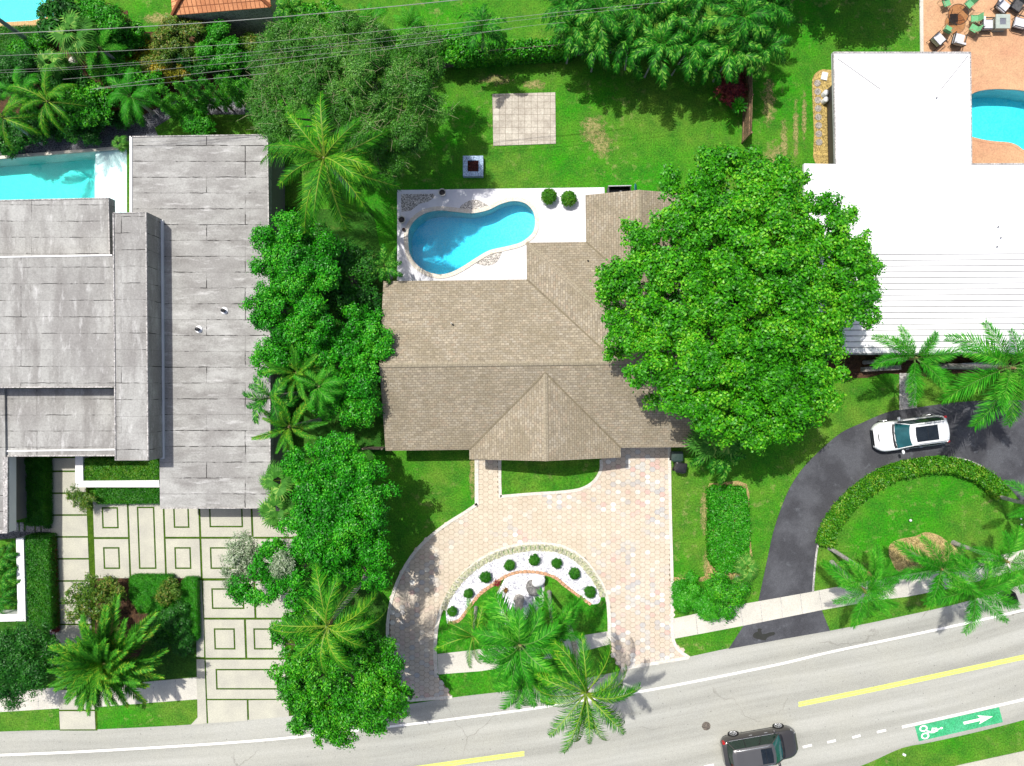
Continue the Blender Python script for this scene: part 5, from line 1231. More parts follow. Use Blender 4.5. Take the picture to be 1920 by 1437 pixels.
for i, (X, Y, a_, pr, lb) in enumerate(((1759, 75, 42, lp1, 'lounge chair with white cushions nearest the lawn edge of the patio'), (1797, 75, 75, lp1, 'lounge chair with white cushions just above the white roof, by the glass table'), (1880, 12, 320, lp1, 'lounge chair with white cushion above the square fire table'), (1850, 47, 0, lp1, 'lounge chair with white back cushion left of the square fire table'), (1912, 44, 165, lp1, 'lounge chair with white cushion right of the square fire table'), (1907, 10, 235, lp2, 'dark cushioned lounge chair at the top right corner'))):
    q = P(X, Y, .4); q.z = .04; r = pr if i in (0, 5) else copy_tree(pr, (q, R(a_))); r.location = q; r.rotation_euler = (0, 0, R(a_)); r['label'] = lb
p = P(1881, 40, .62); t = thing('fire_table', (p.x, p.y, 0), 'square grey green fire table with dark centre among lounge chairs', 'table')
tp = MB(); tp.prism([(p.x - .46, p.y - .46), (p.x + .46, p.y - .46), (p.x + .46, p.y + .46), (p.x - .46, p.y + .46)], .54, .62, [[(p.x - .21, p.y - .21), (p.x + .21, p.y - .21), (p.x + .21, p.y + .21), (p.x - .21, p.y + .21)]], bottom=True); tp.obj('tabletop', M['stone_green'], t)
MB().box((p.x, p.y, .575), (.42, .42, .03)).obj('burner_pan', M['metal'], t); MB().box((p.x, p.y, .29), (.78, .78, .5)).obj('base', M['stone_green'], t)
# ---------------------------------------------------------------- fire pit, pots, bins, small things
p = P(887, 311.5, .4); t = thing('fire_pit', (p.x, p.y, 0), 'square blue grey stone fire pit filled with red lava rock on the back lawn', 'fire pit')
fp = MB(); s_ = .66; i_ = .36
fp.prism([(p.x - s_, p.y - s_), (p.x + s_, p.y - s_), (p.x + s_, p.y + s_), (p.x - s_, p.y + s_)], 0, .42, [[(p.x - i_, p.y - i_), (p.x + i_, p.y - i_), (p.x + i_, p.y + i_), (p.x - i_, p.y + i_)]]); fp.obj('surround', M['blue_stone'], t)
rng = random.Random(3); lv = MB()
for k in range(150): lv.box((p.x + rng.uniform(-.32, .32), p.y + rng.uniform(-.32, .32), .27 + rng.uniform(0, .06)), (rng.uniform(.05, .1),) * 3, rot=Matrix.Rotation(rng.uniform(0, 3), 3, Vector((rng.random(), rng.random(), rng.random())).normalized()))
lvo = lv.obj('lava_rock', M['lava'], t); lvo['kind'] = 'stuff'
def pot(X, Y, r, h, lb, mat, fill=True):
    p = P(X, Y, h); t = thing('plant_pot', (p.x, p.y, .05), lb, 'plant pot')
    MB().lathe((p.x, p.y, .05), [(r * .7, 0), (r * .95, h * .55), (r, h), (r * .82, h), (r * .78, h - .1)], 24).obj('pot', mat, t, smooth=True)
    MB().lathe((p.x, p.y, h - .06), [(r * .8, 0), (0, .01)], 24).obj('soil', M['black'], t)
pot(829, 361, .25, .45, 'white round pot with dark soil at the top edge of the pool deck', M['kerb']); pot(753, 412, .25, .45, 'white round pot with dark soil at the left edge of the pool deck', M['kerb']); pot(757, 431, .11, .2, 'small dark pot close to the pool coping', M['lava'])
def ballmesh(seed, mat, r=.3, leaf=.05):
    return crown_mesh('shrub', [(0, 0, r * .9, r, r * .95)], mat, seed, leaf=leaf, wid=leaf * .5, lai=4, cr_=.07, up=.4, cover=1.8)
bm_ = [ballmesh(i, M['leaf_hedge']) for i in range(3)]
nm = ['first from the left end', 'second from the left end', 'third from the left, above the red bromeliad', 'fourth from the left', 'at the top of the arc above the boulder', 'right of the arc top', 'third from the lower right end', 'nearest the lower right end']
for i, (X, Y, s_) in enumerate(((848, 1147, .92), (878, 1113, .92), (910, 1082, 1.08), (955, 1060, 1.02), (1002, 1050, 1.06), (1044, 1056, .98), (1077, 1075, 1.06), (1106, 1110, 1.12))):
    q = P(X, Y, .35); o = put('round_bush', bm_[i % 3], None, 'round bush in the white gravel arc, ' + nm[i], 'bush', 'round bushes in the white gravel arc'); o.location = (q.x, q.y, .06); o.scale = (s_,) * 3; o.rotation_euler = (0, 0, i * 1.3)
bb = ballmesh(9, M['leaf_lime'], .45, .07)
for X, Y, lb in ((1029, 369, 'round green bush by the white deck edge, the left one of two'), (1066, 373, 'round green bush by the white deck edge, the right one of two')):
    q = P(X, Y, .5); o = put('round_bush', bb, None, lb, 'bush', 'round bushes on the pool deck'); o.location = (q.x, q.y, .04); o.rotation_euler = (0, 0, X)
def spiky(X, Y, r, mat, lb, seed, n=30, h=.3, w=.05, z=.06, cat='bromeliad', el=(.15, 1.1)):
    rr = random.Random(seed); q = P(X, Y, h * .6); Q = []
    for k in range(n):
        a_ = k * 2.4 + rr.uniform(-.2, .2); e_ = rr.uniform(*el); l = r * rr.uniform(.8, 1.1); d = Vector((math.cos(a_) * math.cos(e_), math.sin(a_) * math.cos(e_), math.sin(e_))); s = Vector((-math.sin(a_), math.cos(a_), 0)) * w / 2
        b0 = Vector((q.x, q.y, z + .03)); m = b0 + d * l * .6; e2 = b0 + d * l + Vector((0, 0, -.12 * l))
        Q.append([b0 - s * .6, m - s, m + s, b0 + s * .6]); Q.append([m - s, e2 - s * .1, e2 + s * .1, m + s])
    return put('bromeliad' if cat == 'bromeliad' else 'shrub', soup('bromeliad', [[tuple(v) for v in f] for f in Q], mat), None, lb, cat)
spiky(932, 1094, .36, M['leaf_red'], 'bright red spiky bromeliad at the brick edging', 1, w=.06); spiky(948, 1107, .28, M['leaf_rust'], 'smaller rusty brown spiky bromeliad on white gravel', 2, w=.05)
spiky(1387, 195, .62, M['leaf_neon'], 'large light green spiky bromeliad against the brown fence', 3, n=70, h=2.4, w=.09, z=1.1)
shrub([(1372, 150, 22), (1362, 168, 18), (1380, 172, 18), (1374, 190, 12)], 1.0, M['leaf_red'], 4, 'dark red leaved shrub in the shade by the brown fence', leaf=.16, wid=.07, lai=2)
def rock(X, Y, rx, ry, h, mat, lb, seed, rz=0, sub=3, nm='boulder', par=None, z0=.03):
    rr = random.Random(seed); q = P(X, Y, h * .5); v = []; n1, n2 = 10, 14; mb = MB(); rings = []
    dirs = [Vector((rr.uniform(-1, 1), rr.uniform(-1, 1), rr.uniform(-.3, 1))).normalized() for _ in range(7)]; cut = [rr.uniform(.72, .92) for _ in dirs]
    for i in range(1, n1):
        th_ = math.pi * i / n1; ring_ = []
        for k in range(n2):
            ph = 2 * math.pi * k / n2; d = Vector((math.sin(th_) * math.cos(ph), math.sin(th_) * math.sin(ph), math.cos(th_))); r_ = 1
            for dd, cc in zip(dirs, cut):
                if d.dot(dd) > 0: r_ = min(r_, cc / max(d.dot(dd), .01))
            x_, y_ = d.x * rx * r_, d.y * ry * r_; ring_.append((q.x + x_ * math.cos(rz) - y_ * math.sin(rz), q.y + x_ * math.sin(rz) + y_ * math.cos(rz), z0 + h * .45 + d.z * h * .55 * r_))
        rings.append(ring_)
    mb.loft(rings); return mb.obj(nm, mat, par, label=lb, cat='rock' if lb else None)
rock(999, 1103, .5, .55, .9, M['boulder'], 'dark grey speckled boulder standing in the white gravel', 3, .5)
rock(1009, 1085, .46, .36, .5, M['white_stone'], 'white block of stone leaning on the grey boulder', 6, .6, z0=.62)
rock(955, 1152, .28, .24, .3, M['mulch'], 'small tan rock in the grass under the palm fronds', 8)
for X, Y, s_, k in ((352, 37, .3, 1), (360, 52, .4, 2), (372, 44, .35, 3), (348, 44, .25, 4)): rock(X, Y, s_, s_ * .7, .3, M['walk'], ('pale garden rock below the clay tile roof, the ' + ['', 'upper left', 'lower', 'right hand', 'leftmost'][k] + ' one'), 20 + k)
rock(138, 117, .28, .35, .5, M['walk'], 'pale rock beside the orange leaved shrubs', 31)
q = P(528, 233, .3); MB().lathe((q.x, q.y, 0), [(.42, 0), (.44, .3), (.32, .32), (.30, .05)], 24).obj('stone_ring', M['walk'], label='white stone ring under the wispy tree near the grey roof corner', cat='garden ring', smooth=True)
def bin_(X, Y, rz, lb, mat, lidmat, open_=False, h=1.0):
    p = P(X, Y, h); t = thing('wheelie_bin', (p.x, p.y, 0), lb, 'bin'); Xf = Matrix.Translation((p.x, p.y, 0)) @ Matrix.Rotation(rz, 4, 'Z')
    def rr_(w, d, z, r=.06): return [(sx_ * (w - (r if j else 0)), sy_ * (d - (0 if j else r)), z) for sx_, sy_, j in ((1, 1, 0), (1, 1, 1), (-1, 1, 1), (-1, 1, 0), (-1, -1, 0), (-1, -1, 1), (1, -1, 1), (1, -1, 0))]
    b_ = MB(); b_.loft([rr_(.22, .26, .06), rr_(.29, .34, h - .08), rr_(.31, .36, h - .08), rr_(.31, .36, h - .03)] + ([rr_(.27, .32, h - .03), rr_(.2, .24, .2)] if open_ else []), cap=True); b_.xf(Xf).obj('body', mat, t)
    l_ = MB()
    if open_: l_.box((-.36, 0, h - .35), (.05, .66, .7), rot=Matrix.Rotation(R(8), 3, 'Y'))
    else: l_.loft([rr_(.32, .38, h - .03), rr_(.32, .37, h + .02), rr_(.25, .30, h + .06), rr_(.1, .14, h + .075)])
    l_.xf(Xf).obj('lid', lidmat, t)
    MB().tube([(-.36, -.25, h - .04), (-.36, .25, h - .04)], .02, 6).xf(Xf).obj('handle', mat, t)
    for sy_ in (-1, 1): MB().tube([(-.24, .22 * sy_, .12), (-.24, .30 * sy_, .12)], .12, 12).xf(Xf).obj('wheel', M['rubber'], t)
bin_(1270, 856, R(90), 'dark green wheelie bin tucked under the roof edge beside the kerb', M['dkgreen_plastic'], M['dkgreen_plastic']); bin_(1277, 877, R(80), 'black wheelie bin standing in the sun on the grass by the kerb', M['black'], M['black'])
bin_(1898, 1124, R(200), 'black bin with open lid standing at the road edge', M['black'], M['black'], True, .9)
# black slatted box and blue oval disc behind the house
p = P(1162, 357, .9); t = thing('equipment_enclosure', (p.x, p.y, 0), 'narrow black open topped enclosure with metal rim behind the shingle roof', 'enclosure')
for dx_, dy_, sx_, sy_ in ((0, .28, 1.45, .05), (0, -.28, 1.45, .05), (-.7, 0, .05, .6), (.7, 0, .05, .6)): MB().box((p.x + dx_, p.y + dy_, .45), (sx_, sy_, .9), R(1.2)).obj('panel', M['black'], t)
MB().box((p.x, p.y + .28, .91), (1.5, .06, .04), R(1.2)).obj('rim', M['metal'], t); MB().box((p.x, p.y, .2), (1.2, .4, .35)).obj('pump', M['black'], t); MB().tube([(p.x + .15, p.y - .1, .38), (p.x + .15, p.y + .1, .42)], .1, 10).obj('filter', M['metal'], t)
p = P(1193, 352, .8); MB().lathe((0, 0, 0), [(0, -.03), (.30, -.015), (.31, .015), (0, .03)], 20).xf(Matrix.Translation((p.x, p.y, .62)) @ Matrix.Rotation(R(68), 4, 'Y')).obj('oval_disc', M['blue_plastic'], label='blue oval disc leaning behind the shingle roof', cat='disc')
for i in range(8):
    q = P(1532 + .45 * i, 157 + 15.8 * i); mb = MB().lathe((q.x, q.y, .03), [(.22, 0), (.22, .03), (0, .032)], 14); mb.obj('stepping_stone', M['slate'], label=f'round grey stepping stone in the golden gravel, number {i+1} counting from the white slab' if 0 else ['round stepping stone in golden gravel, the one next to the white slab', 'round stepping stone level with the upper white drum', 'round stepping stone level with the lower white drum', 'round stepping stone fourth below the white slab', 'round stepping stone in the middle of the golden gravel strip', 'pinkish round stepping stone below the middle of the strip', 'round stepping stone second from the broad tree', 'round stepping stone in golden gravel closest to the broad tree'][i], cat='stepping stone', group='stepping stones in the golden gravel')
p = P(1546, 143, .1); MB().box((p.x, p.y, .08), (.38, .5, .1), R(-12)).obj('paving_slab', M['ac_white'], label='white rectangular slab at the top of the golden gravel', cat='slab')
for X, Y, lb in ((1550, 173, 'white drum against the house wall, the upper one of two'), (1550, 186, 'white drum against the house wall, the lower one of two')):
    p = P(X, Y, .5); MB().lathe((p.x, p.y, .03), [(.17, 0), (.18, .42), (.15, .47), (.05, .5), (0, .5)], 20).obj('gas_drum', M['ac_white'], label=lb, cat='drum', group='white drums by the house wall', smooth=True)
for X, Y, r, lb in ((1707, 976, .09, 'white globe light in the middle of the oval lawn'), (1914, 973, .06, 'small white globe light near the right edge, upper of two'), (1915, 984, .06, 'small white globe light near the right edge, lower of two')):
    p = P(X, Y, .2); t = thing('garden_light', (p.x, p.y, 0), lb, 'garden light'); MB().tube([(p.x, p.y, 0), (p.x, p.y, .16)], .02, 6).obj('stake', M['black'], t)
    MB().lathe((p.x, p.y, .22), [(0, -r), (r * .7, -r * .7), (r, 0), (r * .7, r * .7), (0, r)], 14).obj('globe', M['ac_white'], t, smooth=True)
p = P(1695, 1415); MB().box((p.x, p.y, .03), (.2, .14, .06), R(-30)).obj('valve_cover', M['ac_white'], label='small white valve cover on the grass verge by the road', cat='cover')
p = P(1324, 1361.5); t = thing('manhole_cover', (p.x, p.y, 0), 'round dark iron manhole cover in the road', 'manhole cover')
MB().lathe((p.x, p.y, .013), [(.28, 0), (.28, .008), (0, .008)], 24).obj('lid', simple('cast_iron', (.05, .042, .035), (.09, .07, .05), 12, .7, .3, bs=20, fine=.6), t)
mbn = MB(); 
for k in range(36):
    a_ = k * 2.4; r_ = .26 * math.sqrt((k + .5) / 36); mbn.box((p.x + r_ * math.cos(a_), p.y + r_ * math.sin(a_), .024), (.035, .035, .006))
mbn.obj('studs', M['slate'], t)
# ---------------------------------------------------------------- trees
BIG = [(1290, 345, 62), (1370, 335, 68), (1450, 355, 66), (1520, 395, 60), (1240, 425, 62), (1330, 430, 80), (1430, 455, 88), (1535, 455, 78), (1598, 475, 46), (1195, 500, 50), (1280, 530, 88), (1400, 570, 95), (1510, 560, 80), (1580, 560, 48), (1190, 590, 46), (1265, 640, 72), (1360, 680, 85), (1470, 670, 82), (1545, 640, 48), (1290, 720, 42), (1340, 755, 46), (1420, 760, 56), (1500, 725, 58), (1352, 275, 22), (1405, 285, 28), (1480, 300, 24), (1175, 395, 12, 6.5), (1195, 405, 16, 6.5), (1150, 555, 18, 6.5), (1145, 635, 12, 6.3), (1165, 625, 16, 6.3), (1628, 470, 20, 6.5), (1628, 500, 18, 6.5), (1580, 395, 24, 6.8), (1220, 740, 16, 6.0)]
BIG = BIG + [(1335, 500, 60), (1470, 520, 60), (1420, 660, 60), (1330, 620, 60), (1240, 585, 45), (1560, 500, 45), (1390, 400, 50), (1480, 610, 50)]
BIG = BIG + [(1395, 782, 40), (1460, 772, 44), (1345, 780, 28), (1150, 500, 26), (1160, 590, 26)]
BIG = [(l[0], l[1] + (30 if l[1] < 700 else 16)) + tuple(l[2:]) for l in BIG]
tree(BIG, 9.4, M['leaf_bright'], 101, 'very large bright green broadleaf tree spreading over the right end of the shingle house', flat=.5, zv=2.4, r0=.42, sub=.52, base=(P(1372, 600, 0).x, P(1372, 600, 0).y, 0), leaf=.18, wid=.12, lai=1.7, cr_=.24)
tree([(520, 110, 45), (580, 100, 55), (650, 95, 55), (720, 95, 50), (790, 110, 42), (530, 180, 50), (600, 170, 60), (680, 170, 60), (750, 175, 55), (800, 190, 36), (540, 240, 36), (700, 240, 50), (650, 230, 40), (760, 250, 30), (500, 90, 22), (510, 220, 25), (780, 265, 22), (740, 300, 22), (720, 330, 18)], 7.2, M['leaf_wispy'], 102, 'wide feathery grey green tree behind the coconut palm at the corner of the lawn', flat=.6, zv=1.8, r0=.25, leaf=.15, wid=.04, lai=1.9, cr_=.26, sub=.7, twigs=900, up=.5, name='feathery_tree')
gA = 'trees in the belt between the two houses'
tree([(508, 452, 34), (560, 448, 40), (606, 470, 30), (500, 500, 28), (545, 510, 46), (595, 520, 32), (495, 555, 28), (545, 580, 46), (520, 625, 34), (590, 600, 36), (505, 670, 30), (550, 650, 40)], 6.0, M['leaf_deep'], 103, 'dense green tree beside the grey roof, the top one of the belt between the houses', group=gA, leaf=.15, wid=.08, lai=1.9, cr_=.22, sub=.5)
tree([(620, 640, 38), (665, 625, 38), (700, 600, 24), (640, 690, 42), (690, 680, 40), (620, 740, 34), (670, 740, 40), (690, 775, 24), (705, 640, 24), (600, 690, 30)], 5.0, M['leaf_deep'], 104, 'dense green tree touching the left edge of the shingle roof', group=gA, leaf=.15, wid=.08, lai=1.9, cr_=.22, sub=.5)
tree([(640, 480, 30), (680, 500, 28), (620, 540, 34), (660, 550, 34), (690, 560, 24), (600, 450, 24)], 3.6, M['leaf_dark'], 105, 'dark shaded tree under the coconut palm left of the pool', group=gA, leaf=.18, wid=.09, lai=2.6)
tree([(600, 860, 34), (640, 850, 34), (665, 885, 42), (610, 905, 44), (560, 880, 30), (695, 920, 30), (650, 940, 48), (590, 955, 44), (690, 975, 44), (630, 1000, 50), (715, 1020, 30), (670, 1035, 46), (600, 1030, 44), (560, 1000, 34), (560, 1060, 36), (620, 1085, 42), (690, 1075, 34), (520, 1045, 30), (490, 1090, 34), (540, 1110, 34), (460, 1105, 20)], 6.2, M['leaf_deep'], 106, 'large dense green tree left of the front lawn, above the bushy tree at the road', group=gA, r0=.28, leaf=.15, wid=.08, lai=1.9, cr_=.22, sub=.5)
tree([(560, 1190, 40), (620, 1180, 38), (680, 1180, 34), (545, 1240, 40), (600, 1250, 55), (660, 1250, 50), (710, 1265, 36), (560, 1290, 40), (620, 1305, 55), (680, 1310, 50), (735, 1300, 30), (590, 1345, 38), (640, 1355, 34), (700, 1340, 32), (745, 1330, 18), (758, 1300, 14), (725, 1230, 28), (535, 1205, 24)], 6.2, M['leaf_mid'], 107, 'bushy green tree overhanging the road beside the paved driveway entrance', group=gA, r0=.28, leaf=.16, wid=.085, lai=1.9, cr_=.22, sub=.5)
tree([(455, 1030, 28), (440, 1060, 24), (475, 1060, 26), (440, 1090, 16)], 4.2, M['leaf_silver'], 108, 'pale silver leaved tree at the edge of the patterned driveway', name='silver_tree', leaf=.16, wid=.06, lai=1.8, r0=.1, cr_=.26, zv=.6)
shrub([(530, 1050, 16), (522, 1066, 14), (540, 1062, 12)], 6.9, M['leaf_silver'], 109, 'clump of pale silver foliage growing through the dense green tree', cat='foliage', name='silver_shrub', leaf=.14, wid=.05, lai=1.6)
tree([(20, 1200, 34), (60, 1195, 30), (30, 1240, 36), (75, 1230, 34), (15, 1280, 30), (55, 1275, 28), (90, 1215, 18), (25, 1310, 16)], 3.6, M['leaf_dark'], 110, 'airy dark green tree at the bottom left corner over the sidewalk', name='small_tree', leaf=.15, wid=.05, lai=1.8, r0=.1, zv=1)
tree([(1352, 1108, 16), (1372, 1120, 18), (1366, 1145, 15), (1350, 1088, 13), (1390, 1105, 12)], 2.6, M['leaf_mid'], 111, 'small green tree leaning over the sidewalk by the right hand kerb', name='small_tree', leaf=.15, wid=.06, lai=2.2, r0=.07, zv=.8)
shrub([(1290, 1105, 22), (1318, 1112, 26), (1295, 1132, 22), (1330, 1135, 20), (1275, 1120, 14), (1340, 1100, 16)], 1.3, M['leaf_neon'], 112, 'vivid bright green shrub mound beside the sidewalk and kerb', leaf=.12, wid=.06, lai=3.2)
# clusters top left
shrub([(110, 45, 30), (140, 30, 26), (120, 70, 26), (95, 60, 18)], 3, M['leaf_dark'], 120, 'dark large leaved shrub at the corner of the top left pool', leaf=.34, wid=.12, lai=2.4)
shrub([(175, 22, 26), (195, 40, 26), (165, 50, 24), (205, 62, 16), (180, 70, 20)], 2.8, M['leaf_neon'], 121, 'bright green bushy shrub right of the dark large leaved one', leaf=.18, wid=.07, lai=2.6)
shrub([(330, 70, 24), (365, 72, 26), (310, 90, 22), (345, 100, 24), (380, 95, 18)], 2.2, M['leaf_olive'], 122, 'olive green shrub mass below the clay tile roof', leaf=.15, wid=.06)
shrub([(415, 75, 22), (400, 95, 20), (430, 90, 18), (412, 115, 18)], 2.4, M['leaf_neon'], 123, 'tall vivid green shrub crossed by the overhead wires', leaf=.13, wid=.06)
shrub([(372, 222, 26), (362, 235, 18), (384, 236, 18), (370, 208, 16)], 1.6, M['leaf_neon'], 124, 'round vivid green shrub on the grass above the grey roof', leaf=.13, wid=.06)
spiky(262, 88, 1.2, M['leaf_yellow'], 'yellow and orange long leaved shrub, the upper one', 5, n=120, h=1.6, w=.12, z=.5, cat='shrub', el=(.1, 1.3)); spiky(285, 100, 1.0, M['leaf_yellow'], 'yellow and orange long leaved shrub, the right hand one', 6, n=90, h=1.4, w=.12, z=.4, cat='shrub', el=(.1, 1.3)); spiky(248, 118, .95, M['leaf_yellow'], 'yellow and bronze long leaved shrub, the lower one', 7, n=90, h=1.2, w=.11, z=.4, cat='shrub', el=(.1, 1.3))
spiky(178, 112, .95, M['leaf_yellow'], 'yellow streaked long leaved shrub near the lowest palms', 8, n=80, h=1.2, w=.13, z=.3, cat='shrub', el=(.1, 1.3))
shrub([(315, 125, 20), (295, 138, 18), (335, 130, 16)], 1.4, M['leaf_yellow'], 125, 'speckled yellow green shrub above the conifer row', leaf=.16, wid=.07)
shrub([(30, 135, 34), (70, 140, 26), (10, 160, 26), (50, 160, 24), (100, 150, 24)], 2.2, M['leaf_dark'], 126, 'mass of small dark leaves at the left edge below the round hedge', leaf=.12, wid=.05)
shrub([(150, 205, 26), (180, 215, 28), (170, 190, 22), (195, 195, 20), (140, 225, 20)], 2.0, M['leaf_mid'], 127, 'mid green shrub between the two lower left palms', leaf=.17, wid=.09)
shrub([(140, 240, 22), (180, 245, 20), (110, 245, 18)], 1.0, M['leaf_dark'], 128, 'low dark shrub along the dark gravel path', leaf=.14, wid=.07)
shrub([(205, 180, 14), (212, 200, 14), (208, 165, 10)], 1.5, M['leaf_rust'], 129, 'reddish brown shrub left of the arching palm', leaf=.18, wid=.05, lai=1.6)
shrub([(225, 150, 22), (260, 152, 22), (290, 150, 14)], 1.8, M['leaf_mid'], 130, 'green shrub just above the arching palm', leaf=.17, wid=.08)
shrub([(350, 125, 20), (385, 125, 22), (425, 128, 20), (460, 125, 18), (470, 100, 18)], 1.2, M['leaf_dark'], 131, 'low dark planting behind the conifer row', leaf=.14, wid=.06)
shrub([(560, 35, 26), (590, 20, 24), (620, 40, 24), (655, 55, 24), (600, 62, 24), (540, 18, 18)], 3, M['leaf_mid'], 132, 'green shrub mass right of the clay tile roof', leaf=.17, wid=.08)
shrub([(770, 90, 24), (800, 85, 22), (830, 95, 22), (850, 90, 20), (875, 95, 18)], 2, M['leaf_mid'], 133, 'green shrub behind the left end of the wooden fence', leaf=.16, wid=.09)
for k, (X, Y, r, z, m, lb) in enumerate(((60, 105, 20, 1.2, 'leaf_mid', 'low green shrub between the round hedge and the fan palm'), (235, 70, 24, 1.6, 'leaf_mid', 'green shrub above the yellow and orange leaves'), (205, 130, 22, 1.5, 'leaf_mid', 'green shrub below the yellow streaked one'), (140, 160, 22, 1.6, 'leaf_dark', 'dark shrub between fan palm and yellow green palm'), (20, 250, 26, 1.2, 'leaf_dark', 'low dark shrub above the left end of the gravel path'), (70, 235, 22, 1.2, 'leaf_dark', 'low dark shrub under the yellow green palm'), (280, 128, 18, 1.4, 'leaf_olive', 'olive shrub below the orange leaves'), (225, 215, 18, 1.0, 'leaf_dark', 'low dark shrub left of the arching palm foot'), (445, 108, 20, 1.8, 'leaf_mid', 'green shrub right of the tall vivid one'), (470, 85, 16, 1.6, 'leaf_olive', 'small olive shrub touching the feathery tree'), (215, 45, 20, 1.5, 'leaf_olive', 'olive shrub right of the bushy green one'), (300, 215, 0, 1, 'leaf_mid', ''))):
    if r: shrub([(X, Y, r), (X + r, Y + 6, r * .7), (X - r, Y + 4, r * .7), (X + 4, Y + r * .8, r * .7), (X - 3, Y - r * .8, r * .6)], z, M[m], 160 + k, lb, leaf=.15, wid=.07)
# conifers in a row
for i, (X, Y) in enumerate(((286, 178), (307, 170), (338, 164), (358, 156), (386, 158), (414, 152), (430, 150), (462, 158), (478, 165))):
    tp = P(X, Y, 4.0); bx = tp.xy; lb = ['leftmost conifer of the dark row above the grey roof', 'conifer second from the left in the row', 'conifer third from the left in the row', 'conifer fourth from the left in the row', 'conifer in the middle of the row', 'conifer fourth from the right in the row', 'conifer third from the right in the row', 'conifer second from the right in the row', 'conifer at the right end, touching the feathery tree'][i]
    t = thing('conifer', (bx.x, bx.y, 0), lb, 'conifer', 'row of conifers above the grey roof')
    MB().tube([(bx.x, bx.y, 0), (bx.x, bx.y, 3.0)], [.07, .03], 6).obj('trunk', M['bark'], t)
    put('crown', crown_mesh('crown', [(bx.x, bx.y, .8, .38, .8), (bx.x, bx.y, 1.8, .36, .8), (bx.x, bx.y, 2.8, .28, .8), (bx.x, bx.y, 3.8, .17, .6), (bx.x, bx.y, 4.3, .08, .3)], M['leaf_mid'], 200 + i, leaf=.11, wid=.03, lai=2.6, cr_=.16, up=.5, inner=False), t)
# front planting bed
spx = [(150, 1110, 16), (180, 1100, 22), (215, 1105, 20), (160, 1135, 20), (200, 1130, 22), (130, 1120, 12), (140, 1150, 14), (190, 1150, 16)]
shrub(spx, 1.7, M['leaf_olive'], 140, 'open olive and bronze shrub spilling over the slab path', leaf=.22, wid=.06, lai=1.1, inner=False)
shrub([(152, 935, 14), (168, 940, 12), (140, 925, 12), (160, 950, 9)], 1.3, M['leaf_olive'], 141, 'small olive bush at the corner of the white planter wall', leaf=.16, wid=.05, lai=1.4)
shrub([(318, 1100, 14), (310, 1118, 14), (328, 1112, 10)], 1.3, M['leaf_olive'], 142, 'olive bronze shrub between two bright hedge blocks', leaf=.14, wid=.05, lai=1.8)
shrub([(300, 1150, 24), (330, 1165, 22), (325, 1195, 24), (290, 1180, 18), (345, 1185, 16)], .8, M['leaf_dark'], 143, 'dark ground cover right of the big date palm', leaf=.12, wid=.05)
for i, (X, Y, lb) in enumerate(((8, 1045, 'fern in the left edge planter, the top one'), (10, 1078, 'fern in the left edge planter, the middle one'), (6, 1120, 'fern in the left edge planter, the bottom one'))):
    palm(X, Y, .7, 'areca', 34, lb, 300 + i, n=14, tr=.05, name='fern', cat='fern', group='ferns in the planter at the left edge', ups=(-.5, .3))
# ---------------------------------------------------------------- palms
palm(610, 300, 7.6, 'coco', 138, 'coconut palm with long arching yellow ribbed fronds beside the grey roof', 1, n=19, tr=.15)
palm(615, 1172, 8.4, 'coco', 112, 'coconut palm rising through the bushy tree by the road', 2, n=14, tr=.15, ups=(-.55, .45))
palm(1098, 1298, 8.8, 'coco', 118, 'coconut palm with yellow fronds hanging over the road edge', 3, n=22, base=(1060, 1150), tr=.17, ups=(-.7, .45))
palm(888, 1192, 5.6, 'coco', 74, 'young coconut palm with stiff yellow ribbed fronds at the left of the driveway island', 4, n=10, tr=.1)
palm(975, 1205, 7.2, 'deep', 96, 'royal palm with thick grey trunk beside the boulder', 5, n=26, base=(973, 1124), tr=.26)
palm(1035, 1180, 6.2, 'fox', 76, 'foxtail palm with bushy plumes between royal and coconut palms', 6, n=13, tr=.12)
palm(985, 1265, 6.0, 'deep', 72, 'deep green palm nearest the road in the driveway island', 7, n=18, tr=.12)
palm(1888, 690, 6.4, 'fox', 118, 'large foxtail palm at the right edge below the white roof', 8, n=16, tr=.17)
palm(1712, 672, 5.4, 'fox', 78, 'smaller foxtail palm in front of the white roof by the rough concrete walk', 9, n=12, tr=.12)
gF = 'foxtail palms along the right sidewalk'
def fox(X, Y, z, r, lb, sd, n, base): return palm(X, Y, z, 'fox', r, lb, sd, n=n, base=base, group=gF, shaft='rust_shaft', ups=(-.6, .4), tr=.12)
fox(1632, 1078, 4.6, 66, 'foxtail palm with dark leaning trunk starting at the oval hedge end', 10, 9, (1556, 1028))
fox(1620, 1108, 4.8, 76, 'foxtail palm with pale curved trunk beside the sidewalk', 11, 12, (1560, 1055))
fox(1762, 1066, 4.6, 82, 'foxtail palm in the middle, over the tan mulch bed', 12, 12, (1712, 1040))
fox(1822, 1106, 5.0, 84, 'foxtail palm reaching down to the white road line', 13, 12, (1770, 1062))
fox(1884, 1052, 5.0, 70, 'foxtail palm with long grey trunk lying towards the right edge', 14, 11, (1788, 1018))
fox(1940, 948, 4.4, 62, 'foxtail palm cut by the right edge beside the hedge end', 15, 9, (1868, 930))
palm(203, 1238, 2.8, 'date', 97, 'big feathery date palm in the planting bed by the slab path', 16, n=84, tr=.3, ups=(-.55, .55), trunk='bark', bias=(.75, .15))
gP = 'palms in the belt between the two houses'
palm(558, 700, 5.2, 'date', 60, 'yellow green feather palm in the middle of the tree belt', 17, n=14, group=gP); palm(600, 725, 5.4, 'deep', 54, 'deep green feather palm right of the yellow green one in the tree belt', 18, n=12, group=gP)
